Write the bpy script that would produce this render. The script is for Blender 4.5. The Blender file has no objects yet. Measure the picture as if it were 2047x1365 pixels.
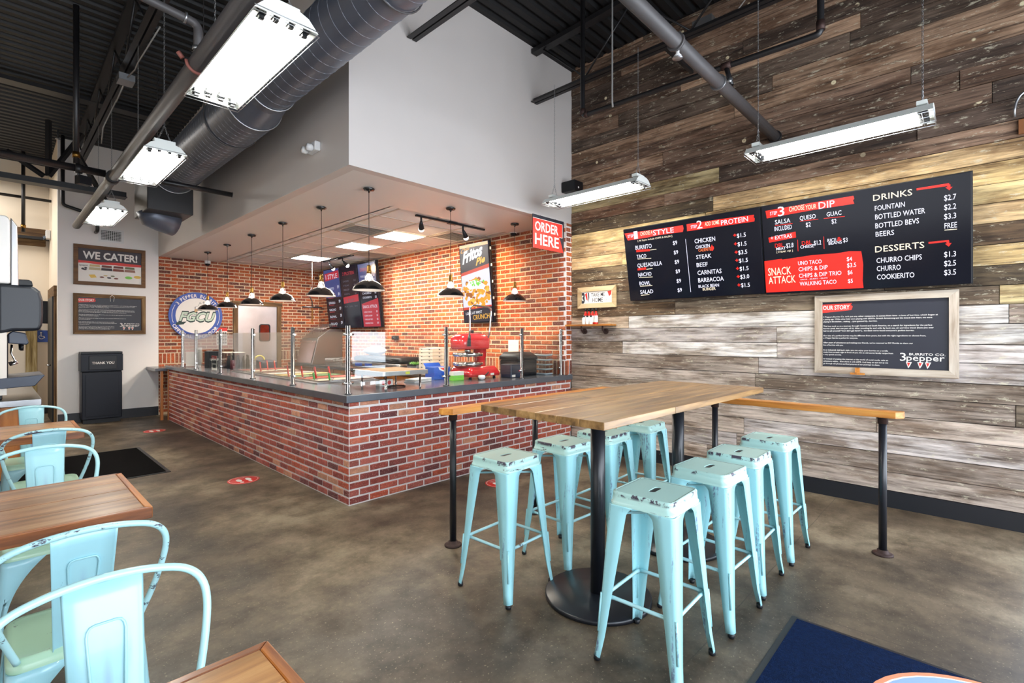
import bpy, bmesh, math, random
from mathutils import Vector, Matrix
S = bpy.context.scene
COL = S.collection
PI = math.pi
# ------------------------------------------------------------------ camera, world, big lights, exposure
FPX, CX, CY, H = 985.0, 1023.5, 671.5, 1.51
FX, FY = 0.72472, 0.68904
cam_d = bpy.data.cameras.new('camera'); cam = bpy.data.objects.new('camera', cam_d); COL.objects.link(cam)
cam.location = (0, 0, H); cam.rotation_euler = (PI/2, 0, math.atan2(FY, FX)-PI/2)
cam_d.sensor_width = 36.0; cam_d.lens = FPX/2047*36.0; cam_d.shift_y = -11.0/2047; cam_d.clip_start = 0.05
S.camera = cam
S.view_settings.view_transform = 'Standard'; S.view_settings.look = 'None'
S.view_settings.gamma = 1.0; S.view_settings.use_curve_mapping = False
S.view_settings.exposure = 0.72
try:
    S.cycles.use_denoising = True; S.cycles.max_bounces = 8; S.cycles.diffuse_bounces = 4
    S.cycles.transparent_max_bounces = 12; S.cycles.caustics_reflective = False; S.cycles.caustics_refractive = False
    S.cycles.sample_clamp_indirect = 6.0
except Exception: pass
W = bpy.data.worlds.new('world'); S.world = W; W.use_nodes = True
nt = W.node_tree; nt.nodes.clear()
wo = nt.nodes.new('ShaderNodeOutputWorld'); wb = nt.nodes.new('ShaderNodeBackground')
tc = nt.nodes.new('ShaderNodeTexCoord'); sp = nt.nodes.new('ShaderNodeSeparateXYZ'); cr = nt.nodes.new('ShaderNodeValToRGB')
nt.links.new(tc.outputs['Generated'], sp.inputs[0]); nt.links.new(sp.outputs['Z'], cr.inputs[0])
cr.color_ramp.elements[0].color = (0.78, 0.86, 1.0, 1); cr.color_ramp.elements[1].color = (0.35, 0.55, 1.0, 1)
nt.links.new(cr.outputs[0], wb.inputs[0]); nt.links.new(wb.outputs[0], wo.inputs[0]); wb.inputs[1].default_value = 1.3

def srgb(r, g, b):
    f = lambda c: (c/255)/12.92 if c/255 <= 0.04045 else ((c/255+0.055)/1.055)**2.4
    return (f(r), f(g), f(b), 1.0)
def area(name, loc, rot, sx, sy, power, color=(1, 1, 1)):
    l = bpy.data.lights.new(name, 'AREA'); l.shape = 'RECTANGLE'; l.size = sx; l.size_y = sy
    l.energy = power; l.color = color
    o = bpy.data.objects.new(name, l); COL.objects.link(o); o.location = loc; o.rotation_euler = rot
    return o
# daylight entering through the storefront glazing behind the camera and the window to its right
area('daylight_right', (5.50, -1.35, 1.35), (0, PI/2, 0), 2.3, 1.7, 55, (0.80, 0.90, 1.0))
area('daylight_front', (1.6, -2.35, 1.75), (PI/2, 0, 0), 6.6, 2.7, 238, (0.86, 0.93, 1.0))
area('fill_left', (-3.3, 1.5, 1.7), (0, -PI/2, 0), 2.2, 4.5, 28, (0.86, 0.93, 1.0))  # unseen fill light added before the windowless left wall

# ------------------------------------------------------------------ helpers
ORG = {}
def tag(o, label=None, cat=None, group=None, kind=None):
    if label: o['label'] = label
    if cat: o['category'] = cat
    if group: o['group'] = group
    if kind: o['kind'] = kind
    return o
def thing(name, label, cat, loc=(0, 0, 0), group=None, rz=0):
    o = bpy.data.objects.new(name, None); COL.objects.link(o); o.location = loc; o.rotation_euler[2] = rz
    o.empty_display_size = 0.1
    ORG[o.name] = Vector(loc)
    return tag(o, label, cat, group)
def copy_tree(o, parent=None):
    c = o.copy(); COL.objects.link(c); c.parent = parent
    for ch in list(o.children): copy_tree(ch, c)
    return c
def at(px, py, X=None, Y=None, z=None):
    u = (px-CX)/FPX; v = (CY-py)/FPX
    r = Vector((FX+u*FY, FY-u*FX, v))
    t = (z-H)/v if z is not None else (X/r.x if X is not None else Y/r.y)
    p = r*t; return Vector((p.x, p.y, p.z+H))

class MB:
    def __init__(s): s.v = []; s.f = []; s.sm = []; s.mi = []; s.col = []
    def add(s, vs, fs, smooth=False, mi=0, col=None):
        b = len(s.v); s.v += [tuple(q) for q in vs]
        for f in fs: s.f.append(tuple(i+b for i in f)); s.sm.append(smooth); s.mi.append(mi); s.col.append(col)
        return s
    def box(s, x0, x1, y0, y1, z0, z1, mi=0, col=None):
        if x0 > x1: x0, x1 = x1, x0
        if y0 > y1: y0, y1 = y1, y0
        if z0 > z1: z0, z1 = z1, z0
        vs = [(x0,y0,z0),(x1,y0,z0),(x1,y1,z0),(x0,y1,z0),(x0,y0,z1),(x1,y0,z1),(x1,y1,z1),(x0,y1,z1)]
        return s.add(vs, [(0,3,2,1),(4,5,6,7),(0,1,5,4),(1,2,6,5),(2,3,7,6),(3,0,4,7)], False, mi, col)
    def cbox(s, c, sz, mi=0, M=None):
        x, y, z = sz[0]/2, sz[1]/2, sz[2]/2
        vs = [Vector(p) for p in ((-x,-y,-z),(x,-y,-z),(x,y,-z),(-x,y,-z),(-x,-y,z),(x,-y,z),(x,y,z),(-x,y,z))]
        if M is not None: vs = [M @ p for p in vs]
        vs = [p+Vector(c) for p in vs]
        return s.add(vs, [(0,3,2,1),(4,5,6,7),(0,1,5,4),(1,2,6,5),(2,3,7,6),(3,0,4,7)], False, mi)
    def tube(s, pts, r, n=10, cap=True, mi=0, smooth=True, closed=False):
        pts = [Vector(p) for p in pts]; N = len(pts)
        rs = r if isinstance(r, (list, tuple)) else [r]*N
        rings = []; up = None
        for i, p in enumerate(pts):
            if closed: t = (pts[(i+1) % N]-pts[i-1])
            elif i == 0: t = pts[1]-p
            elif i == N-1: t = p-pts[i-1]
            else: t = (pts[i+1]-p).normalized()+(p-pts[i-1]).normalized()
            t = t.normalized()
            if up is None: up = Vector((0, 0, 1)) if abs(t.z) < 0.9 else Vector((1, 0, 0))
            up = up-t*up.dot(t)
            if up.length < 1e-4: up = t.orthogonal()
            up.normalize(); a = t.cross(up).normalized(); b = up
            rings.append([p+(a*math.cos(2*PI*k/n)+b*math.sin(2*PI*k/n))*rs[i] for k in range(n)])
        vs = [q for R in rings for q in R]; fs = []
        for i in range(N if closed else N-1):
            j = (i+1) % N
            for k in range(n): fs.append((i*n+k, i*n+(k+1) % n, j*n+(k+1) % n, j*n+k))
        s.add(vs, fs, smooth, mi)
        if cap and not closed:
            b = len(s.v)-len(vs)
            s.f.append(tuple(b+k for k in range(n))[::-1]); s.f.append(tuple(b+(N-1)*n+k for k in range(n)))
            s.sm += [False]*2; s.mi += [mi]*2; s.col += [None]*2
        return s
    def lathe(s, prof, c=(0, 0, 0), n=24, smooth=True, mi=0, axis='Z', capend=True):
        vs = []; fs = []
        for (r, z) in prof:
            for k in range(n):
                a = 2*PI*k/n
                p = (r*math.cos(a), r*math.sin(a), z)
                if axis == 'X': p = (z, r*math.cos(a), r*math.sin(a))
                if axis == 'Y': p = (r*math.sin(a), z, r*math.cos(a))
                vs.append((p[0]+c[0], p[1]+c[1], p[2]+c[2]))
        for i in range(len(prof)-1):
            for k in range(n): fs.append((i*n+k, i*n+(k+1) % n, (i+1)*n+(k+1) % n, (i+1)*n+k))
        s.add(vs, fs, smooth, mi)
        if capend:
            b = len(s.v)-len(vs)
            if prof[0][0] > 1e-5: s.f.append(tuple(b+k for k in range(n))[::-1]); s.sm.append(False); s.mi.append(mi); s.col.append(None)
            if prof[-1][0] > 1e-5: s.f.append(tuple(b+(len(prof)-1)*n+k for k in range(n))); s.sm.append(False); s.mi.append(mi); s.col.append(None)
        return s
    def prism(s, poly, ex, mi=0, smooth=False):
        """poly: 3D points (planar), ex: extrusion vector"""
        n = len(poly); ex = Vector(ex); a = [Vector(p) for p in poly]; b = [p+ex for p in a]
        nrm = Vector((0, 0, 0))
        for i in range(n): nrm += a[i].cross(a[(i+1) % n])
        flip = nrm.dot(ex) > 0
        f0 = tuple(range(n)); f1 = tuple(range(n, 2*n))
        fs = [f0[::-1] if flip else f0, f1 if flip else f1[::-1]]
        for i in range(n):
            j = (i+1) % n
            q = (i, j, n+j, n+i); fs.append(q if flip else q[::-1])
        return s.add(a+b, fs, smooth, mi)
    def loops(s, loops, smooth=True, mi=0, closed=True, cap0=False, cap1=False):
        n = len(loops[0]); vs = [p for L in loops for p in L]; fs = []
        for i in range(len(loops)-1):
            for k in range(n if closed else n-1):
                fs.append((i*n+k, i*n+(k+1) % n, (i+1)*n+(k+1) % n, (i+1)*n+k))
        s.add(vs, fs, smooth, mi); b = len(s.v)-len(vs)
        if cap0: s.f.append(tuple(b+k for k in range(n))[::-1]); s.sm.append(False); s.mi.append(mi); s.col.append(None)
        if cap1: s.f.append(tuple(b+(len(loops)-1)*n+k for k in range(n))); s.sm.append(False); s.mi.append(mi); s.col.append(None)
        return s
    def mesh(s, name, mats, org=(0, 0, 0)):
        me = bpy.data.meshes.new(name); o = Vector(org)
        me.from_pydata([(p[0]-o.x, p[1]-o.y, p[2]-o.z) for p in s.v], [], s.f)
        me.polygons.foreach_set('use_smooth', s.sm); me.polygons.foreach_set('material_index', s.mi)
        for m in (mats if isinstance(mats, (list, tuple)) else [mats]): me.materials.append(m)
        if any(c is not None for c in s.col):
            ca = me.color_attributes.new('Col', 'FLOAT_COLOR', 'CORNER'); data = []
            for f, c in zip(s.f, s.col):
                for _ in f: data += list(c or (1, 1, 1, 1))
            ca.data.foreach_set('color', data)
        me.update(); return me
    def build(s, name, mats, parent=None, bevel=0, seg=2, solid=0, org=None, auto=False):
        org = Vector(org) if org is not None else (root_org(parent) if parent else Vector((0, 0, 0)))
        me = s.mesh(name, mats, org)
        o = bpy.data.objects.new(name, me); COL.objects.link(o)
        if parent is not None: o.parent = parent
        elif org.length > 0: o.location = org
        ORG[o.name] = org
        if solid:
            m = o.modifiers.new('s', 'SOLIDIFY'); m.thickness = solid; m.offset = 0
        if bevel:
            m = o.modifiers.new('b', 'BEVEL'); m.width = bevel; m.segments = seg; m.limit_method = 'ANGLE'; m.angle_limit = 0.7
        return o
def root_org(o): return ORG.get(o.name, Vector((0, 0, 0)))
def struct(name, mb, mats, **k):
    o = mb.build(name, mats, **k); o['kind'] = 'structure'; return o
def rrect(hx, hy, r, n=8, z=0.0, cx=0, cy=0):
    pts = []
    for (sx, sy, a0) in ((1, 1, 0), (-1, 1, PI/2), (-1, -1, PI), (1, -1, 3*PI/2)):
        for k in range(n):
            a = a0+(PI/2)*k/(n-1)
            pts.append((cx+sx*(hx-r)+r*math.cos(a), cy+sy*(hy-r)+r*math.sin(a), z))
    return pts

# ------------------------------------------------------------------ materials
MT = {}
def mat(name, col, rough=0.5, metal=0.0, emit=None, es=0, bump=0, bscale=40, var=0, vscale=3, vcol=None, spec=0.5, stretch=(1, 1, 1), coat=0):
    if name in MT: return MT[name]
    m = bpy.data.materials.new(name); m.use_nodes = True; n = m.node_tree; b = n.nodes['Principled BSDF']
    b.inputs['Base Color'].default_value = col; b.inputs['Roughness'].default_value = rough; b.inputs['Metallic'].default_value = metal
    b.inputs['Specular IOR Level'].default_value = spec; b.inputs['Coat Weight'].default_value = coat
    if emit: b.inputs['Emission Color'].default_value = emit; b.inputs['Emission Strength'].default_value = es
    if var or bump:
        t = n.nodes.new('ShaderNodeTexCoord'); mp = n.nodes.new('ShaderNodeMapping'); mp.inputs['Scale'].default_value = stretch
        n.links.new(t.outputs['Object'], mp.inputs[0])
    if var:
        ns = n.nodes.new('ShaderNodeTexNoise'); ns.inputs['Scale'].default_value = vscale; ns.inputs['Detail'].default_value = 6
        n.links.new(mp.outputs[0], ns.inputs['Vector'])
        rp = n.nodes.new('ShaderNodeValToRGB'); rp.color_ramp.elements[0].position = 0.35; rp.color_ramp.elements[1].position = 0.68
        rp.color_ramp.elements[0].color = vcol or tuple([c*(1-var) for c in col[:3]]+[1]); rp.color_ramp.elements[1].color = col
        n.links.new(ns.outputs[0], rp.inputs[0]); n.links.new(rp.outputs[0], b.inputs['Base Color'])
    if bump:
        n2 = n.nodes.new('ShaderNodeTexNoise'); n2.inputs['Scale'].default_value = bscale; n2.inputs['Detail'].default_value = 4
        n.links.new(mp.outputs[0], n2.inputs['Vector']); bp = n.nodes.new('ShaderNodeBump'); bp.inputs['Strength'].default_value = bump; bp.inputs['Distance'].default_value = 0.01
        n.links.new(n2.outputs[0], bp.inputs['Height']); n.links.new(bp.outputs[0], b.inputs['Normal'])
    MT[name] = m; return m
class NT:
    """tiny node helper"""
    def __init__(s, m): s.t = m.node_tree; s.b = s.t.nodes['Principled BSDF']
    def n(s, ty, **k):
        x = s.t.nodes.new('ShaderNode'+ty)
        for a, v in k.items(): setattr(x, a, v)
        return x
    def l(s, a, b): s.t.links.new(a, b)
    def noise(s, vec, scale, detail=5, rough=0.5):
        x = s.n('TexNoise'); x.inputs['Scale'].default_value = scale; x.inputs['Detail'].default_value = detail; x.inputs['Roughness'].default_value = rough
        s.l(vec, x.inputs['Vector']); return x.outputs[0]
    def ramp(s, v, stops):
        x = s.n('ValToRGB'); e = x.color_ramp.elements
        while len(e) < len(stops): e.new(0.5)
        for q, (p, c) in zip(e, stops): q.position = p; q.color = c if len(c) == 4 else (*c, 1)
        s.l(v, x.inputs[0]); return x.outputs[0]
    def math(s, op, a, b=None, clamp=False):
        x = s.n('Math', operation=op, use_clamp=clamp)
        for i, q in enumerate((a, b)):
            if q is None: continue
            if isinstance(q, (int, float)): x.inputs[i].default_value = q
            else: s.l(q, x.inputs[i])
        return x.outputs[0]
    def mix(s, f, a, b, blend='MIX'):
        x = s.n('MixRGB', blend_type=blend)
        for i, q in enumerate((f, a, b)):
            if isinstance(q, (int, float)): x.inputs[i].default_value = q
            elif isinstance(q, tuple): x.inputs[i].default_value = q
            else: s.l(q, x.inputs[i])
        return x.outputs[0]
    def coord(s, scale=(1, 1, 1), offs=None, which='Object'):
        t = s.n('TexCoord'); mp = s.n('Mapping'); mp.inputs['Scale'].default_value = scale
        v = t.outputs[which]
        if offs is not None:
            a = s.n('VectorMath', operation='ADD'); s.l(v, a.inputs[0]); s.l(offs, a.inputs[1]); v = a.outputs[0]
        s.l(v, mp.inputs[0]); return mp.outputs[0]
    def bump(s, h, st=0.3, d=0.01):
        x = s.n('Bump'); x.inputs['Strength'].default_value = st; x.inputs['Distance'].default_value = d
        s.l(h, x.inputs['Height']); s.l(x.outputs[0], s.b.inputs['Normal'])
def newmat(name, rough=0.5, metal=0.0):
    m = bpy.data.materials.new(name); m.use_nodes = True; k = NT(m)
    k.b.inputs['Roughness'].default_value = rough; k.b.inputs['Metallic'].default_value = metal; MT[name] = m
    return m, k
BK, WH = (0, 0, 0, 1), (1, 1, 1, 1)
def brickmat(name, attr):
    m, k = newmat(name, 0.8)
    if attr: a = k.n('Attribute'); a.attribute_name = 'Col'; c = a.outputs['Color']; off = None; v = k.coord()
    else:
        a = k.n('ObjectInfo'); c = a.outputs['Color']; sc = k.n('VectorMath', operation='SCALE'); k.l(a.outputs['Location'], sc.inputs[0]); sc.inputs['Scale'].default_value = 1.0
        v = k.coord(offs=sc.outputs[0])
    n1 = k.noise(v, 22, 6, 0.6); n2 = k.noise(v, 90, 4, 0.6)
    c2 = k.mix(k.ramp(n1, [(0.3, (0.55, 0.5, 0.5)), (0.7, (1.25, 1.2, 1.15))]), c, c); c2 = k.mix(1.0, c, k.ramp(n1, [(0.3, (0.62, 0.58, 0.58)), (0.72, (1.0, 1.0, 1.0))]), 'MULTIPLY')
    n3 = k.noise(v, 9, 5, 0.65); c2 = k.mix(k.ramp(n3, [(0.52, BK), (0.66, (0.6, 0.6, 0.6))]), c2, k.mix(1.0, c, (0.42, 0.32, 0.34, 1), 'MULTIPLY')); c2 = k.mix(k.ramp(n2, [(0.56, BK), (0.70, (0.55, 0.55, 0.55))]), c2, srgb(226, 196, 176))
    k.l(c2, k.b.inputs['Base Color']); k.bump(n2, 0.5, 0.004); return m
M_brick = brickmat('brick_piece', False); M_brick_all = brickmat('brick_field', True)
M_mortar_lit = mat('warm_lit_mortar', srgb(216, 196, 168), 0.9, bump=0.4, bscale=120, var=0.1, vscale=9)  # same mortar with the orange kitchen light put into its colour
M_mortar = mat('mortar', srgb(232, 226, 224), 0.9, bump=0.4, bscale=120, var=0.1, vscale=9)
# reclaimed plank wood
def plankmat():
    m, k = newmat('reclaimed_wood', 0.75)
    o = k.n('ObjectInfo'); c = o.outputs['Color']
    r = k.n('CombineXYZ'); k.l(k.math('MULTIPLY', o.outputs['Random'], 37.0), r.inputs[0]); k.l(k.math('MULTIPLY', o.outputs['Random'], 91.0), r.inputs[1]); k.l(k.math('MULTIPLY', o.outputs['Random'], 13.0), r.inputs[2])
    v = k.coord((3, 1.5, 27), r.outputs[0]); v2 = k.coord((1.2, 1.2, 5), r.outputs[0]); v3 = k.coord((8, 4.5, 17), r.outputs[0])
    g = k.noise(v, 1.6, 8, 0.62); big = k.noise(v2, 1.5, 5, 0.6); pt = k.noise(v3, 1.9, 9, 0.78)
    c1 = k.mix(1.0, c, k.ramp(g, [(0.32, (0.26, 0.22, 0.19)), (0.45, (0.88, 0.86, 0.83)), (0.62, (1.42, 1.40, 1.36))]), 'MULTIPLY')
    c2 = k.mix(k.ramp(big, [(0.44, BK), (0.60, (0.85, 0.85, 0.85))]), c1, k.mix(1.0, c1, (0.34, 0.27, 0.21, 1), 'MULTIPLY'))
    c3 = k.mix(k.ramp(pt, [(0.575, BK), (0.61, (0.62, 0.62, 0.62))]), c2, srgb(204, 196, 172))
    # nail holes and lichen rings
    vo = k.n('TexVoronoi'); vo.inputs['Scale'].default_value = 5.5; k.l(k.coord((1, 1, 1), r.outputs[0]), vo.inputs['Vector'])
    spot = k.ramp(vo.outputs['Distance'], [(0.02, (.3, .3, .3)), (0.05, WH), (0.10, WH), (0.13, BK)])
    sep = k.n('SeparateXYZ'); t = k.n('TexCoord'); k.l(t.outputs['Object'], sep.inputs[0])
    hi = k.math('MULTIPLY', k.ramp(k.math('MULTIPLY', sep.outputs['Z'], 0.2), [(0.60, BK), (0.68, WH)]), k.ramp(big, [(0.50, BK), (0.56, WH)]))
    c4 = k.mix(k.math('MULTIPLY', k.math('MULTIPLY', spot, hi), 1.0), c3, srgb(222, 208, 172))
    k.l(c4, k.b.inputs['Base Color']); k.bump(g, 0.8, 0.008); return m
M_plank = plankmat()
def woodmat(name, c0, c1, c2, axis='X', rough=0.35, coat=0.15, byobj=True):
    m, k = newmat(name, rough); k.b.inputs['Coat Weight'].default_value = coat; k.b.inputs['Coat Roughness'].default_value = 0.15
    o = k.n('ObjectInfo'); r = k.n('CombineXYZ')
    for i in range(3): k.l(k.math('MULTIPLY', o.outputs['Random'], (31.0, 57.0, 77.0)[i]), r.inputs[i])
    sc = {'X': (1.2, 14, 14), 'Y': (14, 1.2, 14), 'Z': (14, 14, 1.2)}[axis]
    v = k.coord(sc, r.outputs[0] if byobj else None)
    g = k.noise(v, 1.5, 8, 0.6); v2 = k.coord(tuple(q*0.35 for q in sc), r.outputs[0] if byobj else None); b = k.noise(v2, 1.5, 4, 0.5)
    c = k.ramp(g, [(0.3, c0), (0.5, c1), (0.68, c2)])
    tint = k.ramp(o.outputs['Random'], [(0, (0.72, 0.68, 0.62)), (1, (1.08, 1.06, 1.02))])
    c = k.mix(1.0, c, tint, 'MULTIPLY'); c = k.mix(k.ramp(b, [(0.55, BK), (0.72, (0.55, 0.55, 0.55))]), c, tuple(q*0.6 for q in c0[:3])+(1,))
    k.l(c, k.b.inputs['Base Color']); k.bump(g, 0.12, 0.003); return m
M_bar = woodmat('bar_top_wood', srgb(100, 74, 44), srgb(158, 122, 76), srgb(188, 152, 102))
M_tab = woodmat('dining_top_wood', srgb(98, 62, 38), srgb(168, 120, 80), srgb(200, 160, 118), rough=0.28)
M_tabg = woodmat('golden_top_wood', srgb(140, 88, 40), srgb(196, 138, 74), srgb(220, 168, 106), rough=0.28)
M_edge = woodmat('dining_edge_wood', srgb(84, 44, 24), srgb(140, 82, 44), srgb(190, 118, 56), rough=0.3)
M_edgey = woodmat('dining_edge_wood_across', srgb(120, 62, 24), srgb(196, 118, 46), srgb(214, 142, 66), 'Y', rough=0.3)
M_rail = woodmat('rail_wood', srgb(150, 88, 30), srgb(200, 130, 50), srgb(218, 158, 76), rough=0.4)
M_raily = woodmat('rail_wood_across', srgb(150, 88, 30), srgb(200, 130, 50), srgb(218, 158, 76), 'Y', rough=0.4)
M_cab = woodmat('cabinet_wood', srgb(150, 88, 40), srgb(186, 116, 58), srgb(200, 132, 70), 'Z')
M_barn = woodmat('dark_barn_wood', srgb(70, 50, 32), srgb(112, 84, 54), srgb(150, 122, 84), 'X', 0.8, 0)
M_barnz = woodmat('dark_barn_wood_upright', srgb(70, 50, 32), srgb(112, 84, 54), srgb(150, 122, 84), 'Z', 0.8, 0)
M_grey = woodmat('grey_frame_wood', srgb(140, 122, 104), srgb(186, 174, 162), srgb(208, 200, 190), 'Y', 0.75, 0)
M_greyz = woodmat('grey_frame_wood_upright', srgb(140, 122, 104), srgb(186, 174, 162), srgb(208, 200, 190), 'Z', 0.75, 0)
M_pale = woodmat('pale_frame_wood', srgb(188, 160, 118), srgb(214, 190, 150), srgb(224, 204, 168), 'Y', 0.6, 0)
# distressed aqua paint
def aqua(name, base, kind):
    m, k = newmat(name, 0.32, 0.0); k.b.inputs['Coat Weight'].default_value = 0.2
    o = k.n('ObjectInfo'); r = k.n('CombineXYZ')
    for i in range(3): k.l(k.math('MULTIPLY', o.outputs['Random'], (11.0, 27.0, 37.0)[i]), r.inputs[i])
    f = k.noise(k.coord((1, 1, 1), r.outputs[0]), 60, 6, 0.7)
    if kind == 'leg':
        s = k.noise(k.coord((22, 22, 1.6), r.outputs[0]), 1.4, 5, 0.6); mask = k.math('MULTIPLY', k.ramp(s, [(0.59, BK), (0.66, (0.85, 0.85, 0.85))]), k.ramp(f, [(0.42, BK), (0.55, WH)]))
    elif kind == 'seat':
        t = k.n('TexCoord'); sp = k.n('SeparateXYZ'); k.l(t.outputs['Object'], sp.inputs[0])
        mx = k.math('MAXIMUM', k.math('ABSOLUTE', sp.outputs[0]), k.math('ABSOLUTE', sp.outputs[1]))
        band = k.math('MULTIPLY', k.ramp(k.math('MULTIPLY', mx, 5.0), [(0.735, BK), (0.75, WH)]), k.ramp(sp.outputs[2], [(0.735, BK), (0.745, WH)]))
        n = k.noise(k.coord((9, 9, 9), r.outputs[0]), 1.6, 6, 0.65)
        rim = k.math('MAXIMUM', k.math('MULTIPLY', band, k.ramp(n, [(0.515, BK), (0.55, WH)])), k.math('MULTIPLY', k.math('MULTIPLY', k.math('GREATER_THAN', mx, 0.1375), k.math('LESS_THAN', mx, 0.1405)), 0.7))
        s = k.noise(k.coord((4, 4, 60), r.outputs[0]), 1.4, 4, 0.6); sk = k.math('MULTIPLY', k.math('MULTIPLY', k.ramp(s, [(0.62, BK), (0.66, WH)]), k.ramp(f, [(0.45, BK), (0.55, WH)])), k.math('LESS_THAN', sp.outputs[2], 0.742))
        mask = k.math('MAXIMUM', rim, sk)
    elif kind == 'edge':
        n = k.noise(k.coord((5, 14, 14), r.outputs[0]), 1.6, 6, 0.75); mask = k.ramp(n, [(0.56, BK), (0.60, WH)])
    else:
        n = k.noise(k.coord((6, 6, 6), r.outputs[0]), 1.6, 8, 0.75); mask = k.ramp(n, [(0.66, BK), (0.69, WH)])
    tone = k.noise(k.coord((1, 1, 1), r.outputs[0]), 6, 3)
    c = k.mix(tone, tuple(q*0.93 for q in base[:3])+(1,), tuple(min(1, q*1.06) for q in base[:3])+(1,))
    c = k.mix(mask, c, srgb(104, 108, 150) if kind == 'leg' else srgb(66, 58, 74))
    if kind == 'panel':
        t = k.n('TexCoord'); sp = k.n('SeparateXYZ'); k.l(t.outputs['Object'], sp.inputs[0])
        sx = k.ramp(k.math('MULTIPLY', k.math('ABSOLUTE', sp.outputs[0]), 60.0), [(0.1, WH), (0.75, BK)]); sz = k.math('MULTIPLY', k.ramp(sp.outputs[2], [(0.55, WH), (0.74, BK)]), k.ramp(sp.outputs[2], [(0.42, BK), (0.5, WH)]))
        c = k.mix(k.math('MULTIPLY', k.math('MULTIPLY', sx, sz), 0.7), c, srgb(120, 132, 190))
    k.l(c, k.b.inputs['Base Color'])
    k.l(k.math('ADD', k.math('MULTIPLY', mask, 0.3), 0.3), k.b.inputs['Roughness']); k.bump(k.math('SUBTRACT', 1.0, mask), 0.3, 0.001); return m
AQ = srgb(162, 220, 228); AQS = srgb(180, 220, 214)
M_aql = aqua('aqua_leg_paint', AQ, 'leg'); M_aqs = aqua('aqua_seat_paint', AQS, 'seat'); M_aqe = aqua('aqua_tube_paint', srgb(176, 222, 228), 'plain')
M_aqc = aqua('aqua_chipped_paint', srgb(176, 222, 228), 'edge'); M_aqp = aqua('aqua_panel_paint', srgb(160, 210, 220), 'panel'); M_aqg = aqua('aqua_green_seat_paint', srgb(176, 214, 186), 'plain')
# floor
def floormat():
    m, k = newmat('stained_concrete', 0.3)
    v = k.coord((1, 1, 1)); a = k.noise(v, 0.75, 9, 0.6); b = k.noise(v, 3.4, 12, 0.68); c = k.noise(v, 38, 5, 0.6); d = k.noise(v, 75, 2, 0.5)
    col = k.ramp(a, [(0.38, srgb(58, 49, 40)), (0.5, srgb(100, 86, 69)), (0.62, srgb(143, 130, 109))])
    col = k.mix(1.0, col, k.ramp(b, [(0.36, (0.36, 0.32, 0.27)), (0.58, (1.0, 1.0, 1.0))]), 'MULTIPLY')
    col = k.mix(1.0, col, k.ramp(c, [(0.3, (0.82, 0.82, 0.82)), (0.7, (1.08, 1.08, 1.06))]), 'MULTIPLY')
    col = k.mix(k.ramp(d, [(0.64, BK), (0.72, (0.3, 0.3, 0.3))]), col, srgb(190, 175, 145))
    # sawn control joints
    t = k.n('TexCoord'); sp = k.n('SeparateXYZ'); k.l(t.outputs['Object'], sp.inputs[0])
    def line(axis, pos, w=0.003):
        return k.math('LESS_THAN', k.math('ABSOLUTE', k.math('SUBTRACT', k.math('ADD', sp.outputs[axis], k.math('MULTIPLY', k.math('SUBTRACT', b, 0.5), 0.02)), pos)), w)
    j = k.math('MAXIMUM', k.math('MAXIMUM', line(1, 4.65), line(1, 0.98)), line(0, 3.05))
    vo = k.n('TexVoronoi'); vo.inputs['Scale'].default_value = 1.1; k.l(v, vo.inputs['Vector'])
    j = k.math('MAXIMUM', j, k.math('MULTIPLY', k.math('LESS_THAN', k.math('ADD', vo.outputs['Distance'], k.math('MULTIPLY', k.math('SUBTRACT', k.noise(v, 14, 3), 0.5), 0.03)), 0.03), 0.6))
    col = k.mix(k.math('MULTIPLY', j, 0.65), col, srgb(48, 40, 33))
    k.l(col, k.b.inputs['Base Color'])
    k.l(k.ramp(b, [(0.3, (0.52, 0.52, 0.52)), (0.7, (0.38, 0.38, 0.38))]), k.b.inputs['Roughness'])
    k.bump(c, 0.04, 0.001); return m
M_floor = floormat()
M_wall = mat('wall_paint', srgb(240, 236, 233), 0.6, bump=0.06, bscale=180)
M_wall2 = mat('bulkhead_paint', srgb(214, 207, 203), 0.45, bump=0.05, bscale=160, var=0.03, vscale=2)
M_cream = mat('cream_paint', srgb(234, 221, 202), 0.6)
M_tile = mat('ceiling_tile', srgb(240, 240, 240), 0.85, bump=0.2, bscale=220)
M_grid = mat('ceiling_grid', srgb(190, 180, 170), 0.5)
M_deck = mat('black_deck', srgb(15, 14, 16), 0.6, var=0.2, vscale=3)
M_blk = mat('black_steel', srgb(30, 29, 31), 0.42, var=0.25, vscale=5)
M_blkp = mat('black_powder_coat', srgb(24, 26, 32), 0.33)
M_rust = mat('rusty_iron', srgb(70, 50, 46), 0.6, 0.5, var=0.4, vscale=25)
M_pipe = mat('grey_pipe', srgb(78, 75, 76), 0.5, var=0.15, vscale=4)
M_duct = mat('painted_duct', srgb(92, 98, 112), 0.36, 0.25, var=0.15, vscale=2)
M_seam = mat('duct_seam', srgb(128, 134, 146), 0.4, 0.2)
M_base = mat('black_baseboard', srgb(26, 28, 34), 0.4)
M_steel = mat('brushed_steel', srgb(158, 158, 160), 0.3, 1.0, bump=0.08, bscale=12, stretch=(1, 1, 30))
M_chrome = mat('polished_steel', srgb(215, 215, 218), 0.12, 1.0)
M_counter = mat('grey_countertop', srgb(96, 100, 108), 0.22, 0.35, var=0.12, vscale=8)
M_white = mat('white_plastic', srgb(232, 232, 232), 0.35)
M_cream2 = mat('white_card', srgb(236, 230, 222), 0.6)
M_brass = mat('brass', srgb(140, 104, 52), 0.35, 1.0)
M_shade = mat('black_enamel', srgb(18, 18, 20), 0.16, coat=0.6)
M_shadein = mat('white_enamel', srgb(240, 235, 228), 0.4)
M_red = mat('red_plastic', srgb(206, 28, 38), 0.25, coat=0.4)
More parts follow.
